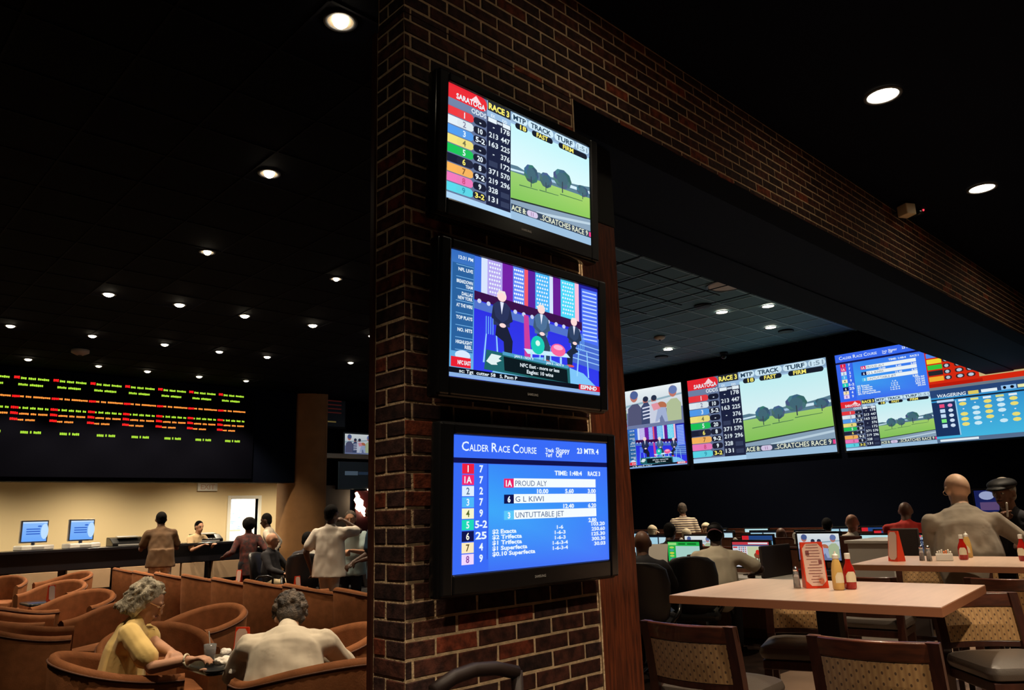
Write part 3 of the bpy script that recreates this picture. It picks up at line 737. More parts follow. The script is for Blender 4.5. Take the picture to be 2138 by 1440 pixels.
# cream room behind the counter, with a doorway to a bright back room
yb = 16.2
p0 = at(482, 1045, 1, yb); p1 = at(535, 1145, 1, yb)
dx0, dx1 = p0.x, p1.x
b = BM(); bx(b, -9, dx0, yb, yb+.15, 0, 3.2); bx(b, dx1, 10, yb, yb+.15, 0, 3.2); bx(b, dx0, dx1, yb, yb+.15, 2.12, 3.2)
struct('wall_teller', b, 'cream paint')
struct('ceiling_4', box_bm(-9, 10, YF+.35, yb, 2.95, 3.05), 'white paint')
b = BM(); bx(b, dx0-.08, dx0, yb-.03, yb+.17, 0, 2.2); bx(b, dx1, dx1+.08, yb-.03, yb+.17, 0, 2.2); bx(b, dx0, dx1, yb-.03, yb+.17, 2.12, 2.2)
struct('door_1', b, 'white paint', bevel=.005)
b = BM(); bx(b, dx0-1.5, dx1+1.5, yb+1.9, yb+2.0, 0, 3.2); bx(b, dx0-1.6, dx0-1.5, yb+.15, yb+2, 0, 3.2); bx(b, dx1+1.5, dx1+1.6, yb+.15, yb+2, 0, 3.2); bx(b, dx0-1.5, dx1+1.5, yb+.15, yb+2, 2.9, 3.0)
struct('wall_backroom', b, 'room light')
struct('wall_end', box_bm(9.9, 10.0, YF, yb+.2, 0, 3.2), 'brown vinyl')
# rounded brown end wall right of the fascia
ex = at(676, 1000, 1, YF-.2).x
b = BM(); n = 10; r_ = 0.75
ring = [(6.35, YF+.6)] + [(6.35+r_-r_*math.cos(PI/2*i/n), YF+.4-r_*math.sin(PI/2*i/n)*0.85) for i in range(n+1)] + [(ex, YF-.24), (ex, YF+.6)]
loft(b, [[Vector((x, y, 0)) for x, y in ring], [Vector((x, y, ZC)) for x, y in ring]])
struct('wall_brown', b, 'brown vinyl', auto=True)
# dark wall with monitors behind the white-shirted man
struct('wall_back', box_bm(ex+.02, 12.5, 13.6, 13.8, 0, ZC), 'navy paint')

# ------------------------------------------------------------------ brickwork (every brick built)
CH = 0.0677
Z0 = 1.742 - 40*CH
def brick_faces(bm, cl, x0, x1, z0, z1, face):
    j = lambda: random.uniform(-0.0018, 0.0018)
    pr = 0.0035+random.uniform(-0.0012, 0.0012)
    t = random.random()
    if t < 0.09: c = (0.17, 0.042, 0.020)
    elif t < 0.5: c = (0.068, 0.025, 0.017)
    else: c = (0.040, 0.020, 0.018)
    k = random.uniform(0.75, 1.25); c = tuple(v*k for v in c)
    e = 0.003
    P = [(x0+j(), z0+j()), (x1+j(), z0+j()), (x1+j(), z1+j()), (x0+j(), z1+j())]
    cx_, cz_ = (x0+x1)/2, (z0+z1)/2
    I = [(x+(e if x < cx_ else -e), z+(e if z < cz_ else -e)) for x, z in P]
    def mk(x, z, d):
        return bm.verts.new((x, -d, z) if face == 'f' else (-d, x, z))
    A = [mk(x, z, 0.0) for x, z in P]; B = [mk(x, z, pr) for x, z in I]
    fs = [bm.faces.new(B if face == 'f' else B[::-1])]
    for i in range(4):
        q = (A[i], A[(i+1) % 4], B[(i+1) % 4], B[i])
        fs.append(bm.faces.new(q if face == 'f' else q[::-1]))
    for f in fs:
        for l in f.loops: l[cl] = (*c, 1)
MG = 0.0055
def build_bricks(name, xa, xb, za, zb, face, parent):
    bm = BM(); cl = bm.loops.layers.float_color.new('Col')
    k0 = int(math.floor((za-Z0)/CH)); k1 = int(math.ceil((zb-Z0)/CH))
    for k in range(k0, k1+1):
        z0 = max(za, Z0+k*CH)+MG*(1 if Z0+k*CH >= za else 0); z1 = min(zb, Z0+(k+1)*CH)-MG*(1 if Z0+(k+1)*CH <= zb else 0)
        if z1-z0 < 0.012: continue
        rowA = (k % 2 == 0)
        if face == 'f':
            js = [0.034+0.2107*i for i in range(-2, 80)] if rowA else [0.140+0.2107*i for i in range(-2, 80)]
            if rowA and xa < 0.01: js = [x for x in js if x > 0.0]; js = [0.0]+js
        else:
            js = [-0.2, 0.0, 0.212] if rowA else [-0.2, 0.0, 0.122, 0.4]
        js = sorted(set([xa]+[x for x in js if xa+.004 < x < xb-.01]+[xb]))
        for a, c in zip(js[:-1], js[1:]):
            if c-a > 0.014: brick_faces(bm, cl, a+(MG if a > xa+1e-6 else 0.001), c-MG, z0, z1, face)
    o = obj(name, bm, BRICK, parent)
    return o
pier = thing('brick_pier', 'dark red brick pier with pale mortar carrying the three stacked televisions', 'pillar', (0, 0, 0))
obj('mortar', box_bm(0.0, 1.10, 0.0, 0.205, 0, ZB-.001), 'mortar', pier)
build_bricks('brick_front', 0.0, 1.10, 0.0, ZB, 'f', pier)
build_bricks('brick_side', 0.0, 0.205, 0.0, ZB, 's', pier)
obj('end_trim', box_bm(-0.012, 1.10, 0.206, 0.232, 0, ZB-.001), 'dark wood', pier)
obj('mortar_return', box_bm(1.094, 1.104, -0.006, -0.0005, 0.0, ZB), 'mortar', pier)
beam = thing('brick_beam', 'long brick beam running overhead above the bar tables', 'beam', (0, 0, ZB))
obj('mortar', box_bm(0.0, XS-.01, 0.0, 0.198, 0.0078, ZC-ZB-.001), 'mortar', beam)
obj('underside', box_bm(1.106, XS-.01, -0.002, 0.198, 0.0, 0.0075), 'navy paint', beam)
o = build_bricks('brick_facing', 0.0, XS-.02, ZB, ZC-.001, 'f', beam); o.location = (0, 0, -ZB)
o = build_bricks('brick_end', 0.0, 0.198, ZB, ZC-.001, 's', beam); o.location = (0, 0, -ZB)
# wood-clad pillar standing just behind the brick
wp = thing('wooden_pillar', 'reddish brown wood-clad pillar between the brick pier and the race book', 'pillar', (1.3, 0.45, 0))
obj('casing', box_bm(-0.55, 0.403, -0.217, 0.0, 0.001, 3.155), 'pillar wood', wp, bevel=.004)
obj('capital', box_bm(-0.56, 0.412, -0.217, 0.005, 3.158, ZB-.013), 'matt black', wp, bevel=.004)

# ------------------------------------------------------------------ wall televisions
def bar_glint(bm, y0, y1, z, x): bx(bm, x, x+.002, y0, y1, z, z+.006)
def television(zc, art, label, strength, tilt=3.0, bottom_bar=0.075):
    t = thing('wall_television', label, 'television', (0.573, -0.068, zc), 0, 'televisions stacked on the brick pier')
    t.rotation_euler = (0, R(tilt), -PI/2)      # local +x faces the hall
    w, h = 0.915, 0.516
    b = BM(); rbox(b, 0.0, 0.07, -w/2-.058, w/2+.058, -h/2-bottom_bar-.01, h/2+.05, .02)
    obj('housing', b, 'black plastic', t, smooth=False, auto=True)
    b = BM()
    X0, X1 = .062, .084
    bx(b, X0, X1, -w/2-.055, -w/2-.001, -h/2-bottom_bar, h/2+.045); bx(b, X0, X1, w/2+.001, w/2+.055, -h/2-bottom_bar, h/2+.045)
    bx(b, X0, X1, -w/2-.001, w/2+.001, h/2+.001, h/2+.045); bx(b, X0, X1, -w/2-.001, w/2+.001, -h/2-bottom_bar, -h/2-.001)
    obj('bezel', b, 'black plastic', t, bevel=.008)
    me = art.mesh('screen', w, h, mat_screen('screen light', 1.0) if strength == 1 else mat_screen('screen light %.2f' % strength, strength))
    s = bpy.data.objects.new('screen', me); link(s, t); s.location = (.073, 0, 0)
    b = BM(); vs, fs, a0, a1 = text_tris('SAMSUNG', 0.02)
    k = .010/.7; vv = [b.verts.new((.0855, (x-(a0+a1)/2)*k, -h/2-bottom_bar*.55+y*k)) for x, y in vs]
    for f in fs: b.faces.new([vv[i] for i in f])
    obj('maker_mark', b, 'grey plastic', t)
    b = BM(); bx(b, -.056, 0, -.2, .2, -.15, .15); obj('wall_bracket', b, 'black metal', t)
    return t
television(3.048, A_BOARD, 'top television of the stack on the brick pier, showing race odds beside a green racetrack', 1.0)
television(2.300, A_STUDIO, 'middle television on the brick pier, showing three men seated in a purple studio', 1.0)
television(1.553, A_RESULT, 'bottom television of the stack on the brick pier, showing blue race results in white text', 1.0, 2.5)

# ------------------------------------------------------------------ big screens of the race book
def big_screen(y_left, art, label):
    w, h = 3.33, 1.93
    t = thing('video_screen', label, 'screen', (XS-.02, y_left-w/2, 3.49), PI, 'big video screens on the far wall')
    obj('frame', box_bm(-.015, .05, -w/2-.035, w/2+.035, -h/2-.035, h/2+.035), 'matt black', t)
    me = art.mesh('display', w, h, mat_screen('wall screen light', 0.9), depth=.02)
    s = bpy.data.objects.new('display', me); link(s, t); s.location = (.053, 0, 0)
    return t
big_screen(10.93, art_quad(A_BOARD, A_PADDOCK, A_RESULT, A_STUDIO), 'big screen half hidden by the wooden pillar, jockeys above a purple studio')
big_screen(7.42, A_BOARD, 'middle big wall screen, race odds beside green racetrack and trees')
big_screen(3.90, art_quad(A_RESULT, A_RED, A_BOARD, A_GRID), 'big wall screen split in four, cut by the beam, blue results top left')

# ------------------------------------------------------------------ odds board (LED) on the fascia
def odds_board():
    xl, xr = -8.0, at(528, 830, 1, YF).x
    t = thing('odds_board', 'long black electronic odds board with rows of green and red lettering', 'sign', (0, YF-.1, 0), 0)
    obj('case', box_bm(xl, xr, 0.0, 0.095, 2.42, 4.25), 'board black', t)
    m_ = mat_screen('led light', 1.3)
    G = (0.62, 0.80, 0.20); O = (0.95, 0.55, 0.22); Rd = (0.95, 0.10, 0.10)
    xs = [at(px, 800, 1, YF-.1).x for px in (28, 111, 189, 262, 331, 396, 458)]
    d = (xs[-1]-xs[0])/6
    for i in range(-5, 7):
        x0 = xs[i] if i >= 0 else xs[0]+i*d
        rnd = random.Random(3)
        me = bpy.data.meshes.new('lettering'); V, Fc, Cc = [], [], []
        def q(u0, u1, z0, z1, c):
            n = len(V); V.extend([(u0, -.004, z0), (u1, -.004, z0), (u1, -.004, z1), (u0, -.004, z1)]); Fc.append((n, n+1, n+2, n+3)); Cc.extend([s2l(c)]*4)
        def words(u, z, h, ws, c, dens=.78):
            for w in ws:
                e = u+w*d
                while u < e:
                    l = .030
                    q(u, u+.024, z+h*.12*rnd.random(), z+h*(.8+.2*rnd.random()), c); 
                    q(u, min(u+l*1.3, e), z+h*(.3+.2*rnd.random()), z+h*.62, c); u += l
                u += .04*d
        zt = 4.165
        words(0, zt-.06, .052, [.14], Rd); words(.17*d, zt-.065, .042, [.13, .18, .28], G); words(.12*d, zt-.18, .044, [.22, .30], G)
        words(0, zt-.39, .050, [.15], Rd); words(.20*d, zt-.385, .038, [.05, .13, .40], O)
        words(0, zt-.585, .050, [.16], Rd); words(.20*d, zt-.585, .042, [.03, .13, .12, .13, .06], G)
        words(0, zt-.685, .050, [.16], Rd); words(.22*d, zt-.685, .036, [.22, .1, .20], O)
        words(0, zt-.785, .050, [.16], Rd); words(.20*d, zt-.79, .036, [.12, .2], O)
        words(.30*d, zt-1.01, .050, [.15, .02, .15], G)
        me.from_pydata(V, [], Fc); ca = me.color_attributes.new('Col', 'FLOAT_COLOR', 'CORNER')
        for k, c in enumerate(Cc): ca.data[k].color = (*c, 1)
        me.materials.append(m_)
        o = bpy.data.objects.new('lettering', me); link(o, t); o.location = (x0, 0, 0)
odds_board()

# ------------------------------------------------------------------ ceiling lamps (each carries its own light)
HALL_ = 'recessed lamps in the dark hall ceiling'
def downlight(loc, label, group, rad=.075, power=60, warm=True, diffuser=True, angle=70, em=None, name='recessed_downlight', color=None, blend=.5):
    t = thing(name, label, 'ceiling light', loc, 0, group)
    b = BM(); n = 28
    for a0, a1 in ((rad, rad+.022),):
        A = [b.verts.new((a1*math.cos(2*PI*i/n), a1*math.sin(2*PI*i/n), -.001)) for i in range(n)]
        B = [b.verts.new((a1*math.cos(2*PI*i/n), a1*math.sin(2*PI*i/n), -.010)) for i in range(n)]
        D = [b.verts.new((a0*math.cos(2*PI*i/n), a0*math.sin(2*PI*i/n), -.012)) for i in range(n)]
        E_ = [b.verts.new((a0*math.cos(2*PI*i/n), a0*math.sin(2*PI*i/n), -.003)) for i in range(n)]
        for i in range(n):
            j = (i+1) % n
            for P, Q in ((A, B), (B, D), (D, E_)): b.faces.new((P[i], P[j], Q[j], Q[i]))
    obj('trim_ring', b, 'trim ring', t, smooth=True)
    b = BM(); r = rad*.98 if diffuser else rad*.62
    dm = rad*.55 if group == HALL_ else .008  # hall lenses bulge so the lamps' bloom is built into their shape
    lathe(b, [(r, -.002), (r, -.004), (r*.85, -.004-dm*.5), (r*.5, -.004-dm*.88), (r*.15, -.004-dm)], seg=28)
    obj('lens', b, em or ('lamp warm' if warm else 'lamp white'), t, smooth=True)
    if not diffuser:
        b = BM(); A = []; B = []
        for i in range(n):
            c_, s_ = math.cos(2*PI*i/n), math.sin(2*PI*i/n)
            A.append(b.verts.new((rad*c_, rad*s_, -.004))); B.append(b.verts.new((r*c_, r*s_, -.002)))
        for i in range(n): b.faces.new((A[i], A[(i+1) % n], B[(i+1) % n], B[i]))
        obj('reflector', b, 'reflector', t)
    if power > 0:
        ld = bpy.data.lights.new('lamp', 'SPOT'); ld.energy = power; ld.spot_size = R(angle); ld.spot_blend = blend
        ld.shadow_soft_size = .05; ld.color = color or ((1, .80, .56) if warm else (1, .90, .78))
        lo = bpy.data.objects.new('lamp', ld); COL.objects.link(lo); lo.parent = t; lo.location = (0, 0, -.03 if group != HALL_ else -rad*.6-.02)
    return t
HALL = 'recessed lamps in the dark hall ceiling'
hall = [(711, 43, 'brightest recessed ceiling lamp, right beside the top of the brick pier', .06), (562, 361, 'second brightest warm ceiling lamp, below and left of the brightest one', .055),
        (433, 525, 'ceiling lamp between the warm bright lamp and the second row', .05), (702, 581, 'small ceiling lamp alone close to the brick pier', .045),
        (227, 613, 'leftmost ceiling lamp of the row of five', .05), (375, 635, 'second ceiling lamp from the left in the row of five', .05), (511, 658, 'middle ceiling lamp in the row of five', .05),
        (653, 678, 'fourth ceiling lamp in the row of five', .05), (777, 700, 'ceiling lamp half touching the brick pier edge', .045),
        (22, 679, 'ceiling lamp at the left border above the odds board', .045), (193, 700, 'ceiling lamp above the first full block of the odds board', .045),
        (344, 718, 'ceiling lamp in the middle of the long row over the odds board', .045), (458, 733, 'ceiling lamp above the right third of the odds board', .045),
        (558, 744, 'ceiling lamp just right of the odds board', .045), (732, 756, 'faint ceiling lamp above the small hanging monitor', .04),
        (59, 749, 'ceiling lamp touching the upper left of the odds board lettering', .045), (206, 763, 'small oval ceiling lamp over the second lettering block', .04),
        (308, 774, 'ceiling lamp close above the middle of the odds board', .045), (416, 785, 'ceiling lamp close above the fifth lettering block', .045), (514, 794, 'last ceiling lamp at the right end of the odds board', .04)]
for x, y, lab, rd in hall:
    p = at(x, y, 2, ZC)
    downlight((p.x, p.y, ZC), lab, HALL, rd*1.25, power=300 if p.y < 4 else 260, diffuser=(p.y > 6), angle=62 if p.y < 8 else (75 if p.y < 11 else 96))  # radii enlarged to imitate the bloom round each lamp
# unseen hall lamps, some added to light the brown wall and woman in yellow
for i, (x, y) in enumerate(((-.6, 7.4), (-.8, 9.8), (-1.8, 12.1), (7.3, 10.9), (2.0, 1.6), (-1.5, 3.1))):
    downlight((x, y, ZC), 'added unseen recessed lamp in the hall, outside the photographed part', HALL, .05, 220, angle=66)
BARL = 'round ceiling lamps over the bar tables'
for x, y, lab in ((1843, 198, 'large round ceiling lamp over the near bar table'), (2050, 392, 'round ceiling lamp further along the beam, over the second bar table')):
    p = at(x, y, 2, ZC); downlight((p.x, p.y, ZC), lab, BARL, .105, 430, angle=70, blend=.8)
for x, y in ((1.18, -.77), (-1.25, -.77), (3.6, -3.2), (1.2, -3.4), (-1.25, -3.4), (6.0, -3.2), (8.4, -.75)):
    downlight((x, y, ZC), 'round ceiling lamp over the bar area, outside the photographed part', BARL, .105, 820 if y < -3.3 else 330, angle=112 if y < -3.3 else (80 if x < 0 else 70), blend=.8)
BOOKL = 'round lamps in the tiled ceiling of the race book'
for x, y, lab in ((1507, 650, 'nearest lit round lamp in the tiled ceiling'), (1609, 682, 'rightmost lit round lamp in the tiled ceiling'), (1395, 728, 'farthest left lit round lamp in the tiled ceiling')):
    p = at(x, y, 2, ZT); downlight((p.x, p.y, ZT-.01), lab, BOOKL, .10, 330, angle=105)
    s_ = p
for x, y in ((4.2, 1.9), (6.3, .4), (10.3, 3.6), (11.5, 1.2), (5.0, 5.0)):
    if y > 1.35: downlight((x, y, ZT-.01), 'round lamp in the tiled ceiling hidden by the soffit or pillar', BOOKL, .10, 300, angle=105)
for x, y in ((7.0, -2.6), (9.5, -1.0)):
    downlight((x, y, ZC), 'round ceiling lamp over the far tables, hidden by the beam', BARL, .105, 230, angle=90)
p = at(1518, 594, 2, ZT)
downlight((p.x, p.y, ZT-.01), 'large unlit brownish ceiling disc cut by the edge of the soffit', None, .30, 0, em='lamp dim', name='ceiling_disc')
for x, y, lab in ((1467, 637, 'dark round ceiling speaker left of the nearest lit lamp'), (1641, 690, 'dark round ceiling speaker right of the lit lamps'), (1381, 744, 'dark round ceiling speaker near the pillar')):
    p = at(x, y, 2, ZT); b = BM(); lathe(b, [(.15, -.001), (.15, -.016), (.12, -.022), (.02, -.024)]); o = obj('ceiling_speaker', b, 'matt black', loc=(p.x, p.y, ZT-.008), smooth=True)
    tag(o, lab, 'speaker', 'speakers in the tiled ceiling')
p = at(1511, 735, 2, ZT); t = thing('dome_camera', 'small black dome camera under the tiled ceiling', 'camera', (p.x, p.y, ZT-.008))
b = BM(); lathe(b, [(.09, -.001), (.09, -.05), (.05, -.055)]); obj('mount', b, 'matt black', t, smooth=True)
b = BM(); ell(b, (0, 0, -.08), (.075, .075, .07)); obj('dome', b, 'black plastic', t, smooth=True)
p = at(1377, 702, 2, ZT); t = thing('smoke_detector', 'small beige round detector on the tiled ceiling beside the pillar', 'detector', (p.x, p.y, ZT-.008))
b = BM(); lathe(b, [(.11, -.001), (.11, -.03), (.07, -.06), (.01, -.065)]); obj('body', b, 'lamp dim', t, smooth=True)
b = BM(); lathe(b, [(.02, -.065), (.02, -.08), (.005, -.082)]); obj('sensor', b, 'matt black', t)
p = at(168, 730, 2, ZC); t = thing('smoke_detector', 'faint brownish detector on the hall ceiling above the odds board', 'detector', (p.x, p.y, ZC))
b = BM(); lathe(b, [(.13, -.002), (.13, -.05), (.05, -.09), (.01, -.092)]); obj('body', b, 'lamp dim', t, smooth=True)
b = BM(); lathe(b, [(.03, -.092), (.03, -.10), (.005, -.102)]); obj('sensor', b, 'matt black', t)
# camera on the beam
p = at(1897, 443, 1, -.14)
t = thing('security_camera', 'small beige box camera fixed to the top of the brick beam', 'camera', (p.x, -.005, p.z))
b = BM(); bx(b, -.055, .055, -.22, -.10, -.06, .05); obj('camera_body', b, 'cam beige', t, rot=(0, 0, R(-28)), bevel=.008)
b = BM(); capsule(b, (0, 0, .03), (0, -.13, .02), .012, .012); obj('arm', b, 'matt black', t)
b = BM(); lathe(b, [(.028, 0), (.028, .02), (.01, .025)]); obj('lens', b, 'black plastic', t, loc=(.05, -.20, 0), rot=(0, PI/2, R(-28)))
p = at(1928, 438, 1, -.2); t2 = thing('indicator_box', 'tiny black sensor with a red light beside the box camera', 'sensor', (p.x, -.005, p.z))
b = BM(); bx(b, -.04, .04, -.19, 0, -.03, .03); obj('box', b, 'matt black', t2, bevel=.005)
b = BM(); ell(b, (0, -.195, 0), (.012, .008, .012)); obj('red_light', b, 'led red', t2)
# light of the teller room and of the back room behind the doorway
for x in (-5.5, -2.5, .6, 3.2, 5.6, 7.6):
    downlight((x, 14.75, 2.95), 'lamp behind the fascia lighting the cream wall', 'lamps over the teller counter', .08, 460, angle=150, color=(1, .84, .60), blend=1.0)
ld = bpy.data.lights.new('back_room_lamp', 'AREA'); ld.energy = 190; ld.size = 1.6; ld.color = (1, .95, .85)
lo = bpy.data.objects.new('back_room_lamp', ld); COL.objects.link(lo); lo.location = ((dx0+dx1)/2, yb+1.0, 2.85)

# ------------------------------------------------------------------ betting counter and what stands on it
yc = 13.2
zcn = at(0, 1153, 1, yc).z
xr_ = at(560, 1160, 1, yc).x
t = thing('betting_counter', 'long black betting counter with beige front panels', 'counter', (0, yc, 0))
b = BM(); bx(b, -8.9, xr_-.4, -.04, .75, zcn-.05, zcn); obj('counter_top', b, 'counter black', t, bevel=.006)
b = BM(); bx(b, -8.9, xr_-.45, 0.03, .65, zcn-.36, zcn-.052); obj('apron', b, 'counter black', t)
b = BM(); bx(b, -8.9, xr_-.45, 0.14, .65, 0.0, zcn-.362); obj('base', b, 'counter black', t)
for a, c in ((18, 118), (137, 228), (246, 372), (376, 423), (441, 510)):
    xa, xb = at(a, 1200, 1, yc+.1).x, at(c, 1195, 1, yc+.1).x
    obj('front_panel', box_bm(xa, xb, 0.02, .139, .46, zcn-.375), 'counter panel', t, bevel=.004)
obj('front_panel', box_bm(at(18, 1200, 1, yc).x-2.3, at(18, 1200, 1, yc).x-.25, 0.02, .139, .46, zcn-.375), 'counter panel', t)
t = thing('service_stand', 'black low cabinet closing the right end of the betting counter', 'cabinet', (xr_-.1, yc, 0))
obj('body', box_bm(-.33, .35, 0, .6, 0, .98), 'counter black', t, bevel=.01); obj('top', box_bm(-.345, .37, -.02, .62, .981, 1.02), 'counter black', t, bevel=.008)

A_LOGIN = art_login()
lm = A_LOGIN.mesh('display', .40, .34, mat_screen('monitor light', 1.0))
for i, (px, py) in enumerate(((70, 1140), (169, 1137))):
    p = at(px, py, 1, yc+.35)
    t = thing('betting_terminal', 'white betting terminal with glowing blue display, ' + ('nearer the left border' if i == 0 else 'second from the left on the counter'), 'terminal', (p.x, yc+.33, zcn), -PI/2+.15)
    b = BM(); bx(b, -.18, .18, -.27, .27, .0, .09); obj('printer_base', b, 'white plastic', t, bevel=.02)
    b = BM(); bx(b, .06, .181, -.1, .1, .02, .06); obj('ticket_slot', b, 'grey plastic', t)
    b = BM(); capsule(b, (-.05, 0, .08), (-.06, 0, .2), .03, .03); obj('neck', b, 'grey plastic', t)
    b = BM(); bx(b, -.09, -.03, -.225, .225, .13, .52); obj('monitor_housing', b, 'grey plastic', t, bevel=.01)
    s = bpy.data.objects.new('display', lm); link(s, t); s.location = (-.026, 0, .325)
def terminal(px, py, lab, w=.5):
    p = at(px, py, 1, yc+.35)
    t = thing('ticket_machine', lab, 'ticket machine', (p.x, yc+.33, zcn), -PI/2)
    b = BM(); prof = [(-.2, .0), (.22, .0), (.22, .06), (.02, .15), (-.2, .17)]
    loft(b, [[Vector((x, -w/2, z)) for x, z in prof], [Vector((x, w/2, z)) for x, z in prof]]); obj('housing', b, 'black plastic', t, bevel=.015)
    b = BM(); bx(b, -.1, .1, -w*.3, w*.3, .172, .178); obj('lid', b, 'grey plastic', t, rot=(0, .1, 0))
    b = BM(); bx(b, .223, .232, -w*.35, w*.35, .012, .04); obj('paper_slot', b, 'grey plastic', t)
terminal(263, 1142, 'dark rounded ticket machine left of the man leaning on the counter', .62)
terminal(428, 1138, 'dark rounded ticket machine right of the clerk at the counter', .55)
# exit sign, wall poster in the back room
p = at(433, 1016, 1, yb-.03); t = thing('exit_sign', 'white illuminated exit sign high on the cream wall', 'sign', (p.x, yb-.03, p.z))
b = BM(); bx(b, -.24, .24, -.03, .03, -.10, .10); obj('housing', b, 'exit face', t, bevel=.006)
b = BM(); vs, fs, a0, a1 = text_tris('EXIT', .02); k = .12/.7
vv = [b.verts.new(((x-(a0+a1)/2)*k, -.032, -.06+y*k)) for x, y in vs]
for f in fs: b.faces.new([vv[i] for i in f])
obj('letters', b, mat('exit letters', (.62, .45, .35), .6), t)
p = at(492, 1070, 1, yb+1.88); t = thing('wall_poster', 'tall blue printed poster on the wall of the bright back room', 'poster', (p.x, yb+1.88, p.z))
obj('sheet', box_bm(-.14, .14, -.006, .006, -.45, .38), mat('poster blue', (.12, .22, .42), .6, col2=(.6, .65, .7), vscale=6, stretch=(1, 1, 6)), t)
obj('frame', box_bm(-.155, .155, 0.0, .012, -.465, .395), 'white plastic', t)
# monitors hanging on the dark wall
p = at(747, 928, 1, 13.5)
t = thing('hanging_monitor', 'small lit monitor on the dark wall left of the brick pier, showing jockeys', 'television', (p.x, 13.5, p.z), -PI/2)
w_ = (at(776, 928, 1, 13.5)-at(718, 928, 1, 13.5)).length; hh = w_*.62
obj('housing', box_bm(-.08, .05, -w_/2-.05, w_/2+.05, -hh/2-.05, hh/2+.05), 'black plastic', t, bevel=.01)
s = bpy.data.objects.new('screen', A_PADDOCK.mesh('screen', w_, hh, mat_screen('dim monitor light', .55))); link(s, t); s.location = (.053, 0, 0)
p = at(750, 990, 1, 13.5)
t = thing('hanging_monitor', 'dim dark monitor below the lit one with a faint blue strip', 'television', (p.x, 13.5, p.z), -PI/2)
obj('housing', box_bm(-.08, .05, -.62, .62, -.36, .30), 'black plastic', t, bevel=.01)
a = Art(); a.rect(0, 0, 16, 9, (.02, .03, .05)); a.rect(2, 3.2, 7, 4.6, (.30, .36, .42)); a.rect(7.2, 3.4, 11, 4.4, (.12, .18, .26)); a.rect(12, 3.2, 14, 4.6, (.05, .42, .62))
s = bpy.data.objects.new('screen', a.mesh('screen', 1.15, .62, mat_screen('dim monitor light', .55))); link(s, t); s.location = (.053, 0, -.02)
p = at(697, 860, 1, 13.5)
t = thing('small_odds_board', 'small dim odds board with faint red lines beside the brown wall', 'sign', (p.x, 13.5, p.z), -PI/2)
obj('case', box_bm(-.05, .045, -.3, .3, -.40, .32), 'matt black', t)
a = Art(); a.rect(0, 0, 16, 9, (.01, .01, .015))
for i in range(4): a.rect(1.5, 1+i*1.2, 13, 1.35+i*1.2, (.25, .06, .04))
a.rect(1, 7.4, 9, 7.8, (.45, .38, .2))
s = bpy.data.objects.new('lettering', a.mesh('lettering', .56, .70, mat_screen('dim monitor light', .55))); link(s, t); s.location = (.048, 0, 0)
# pale access panel, flame shaped neon
p = at(698, 1050, 1, 13.55); t = thing('service_door', 'plain greyish brown service door between the brown wall and the dark wall', 'door', (p.x, 13.57, 0))
obj('leaf', box_bm(-.42, .42, -.02, .02, 0.01, at(698, 1013, 1, 13.55).z), mat('dull door', (.16, .13, .10), .7), t)
b = BM(); capsule(b, (.33, -.05, 1.0), (.33, -.05, 1.1), .012, .012); obj('handle', b, 'chrome', t)
p = at(754, 1050, 1, 13.3); t = thing('flame_sign', 'white flame shaped light sculpture on a dark red board behind the standing men', 'sign', (p.x, 13.45, p.z))
obj('backboard', box_bm(-.06, .50, 0, .05, -.75, .30), 'flame red', t, bevel=.01)
P = lambda x, y: Vector((at(x, y, 1, 13.38).x-p.x, -.06, at(x, y, 1, 13.38).z-p.z))
for pts, r_ in ((((744, 1028), (748, 1036), (744, 1043), (749, 1052), (746, 1060), (752, 1066)), .055), (((749, 1040), (756, 1046), (754, 1056), (760, 1062), (758, 1068), (763, 1076)), .05), (((752, 1060), (758, 1070), (762, 1077)), .03), (((768, 1022), (775, 1020)), .02)):
    b = BM(); tube(b, [P(*q) for q in pts], [r_*(.5+.5*math.sin(PI*(i+.5)/len(pts))) for i in range(len(pts))]); obj('light_tube', b, 'flame tube', t, smooth=True)

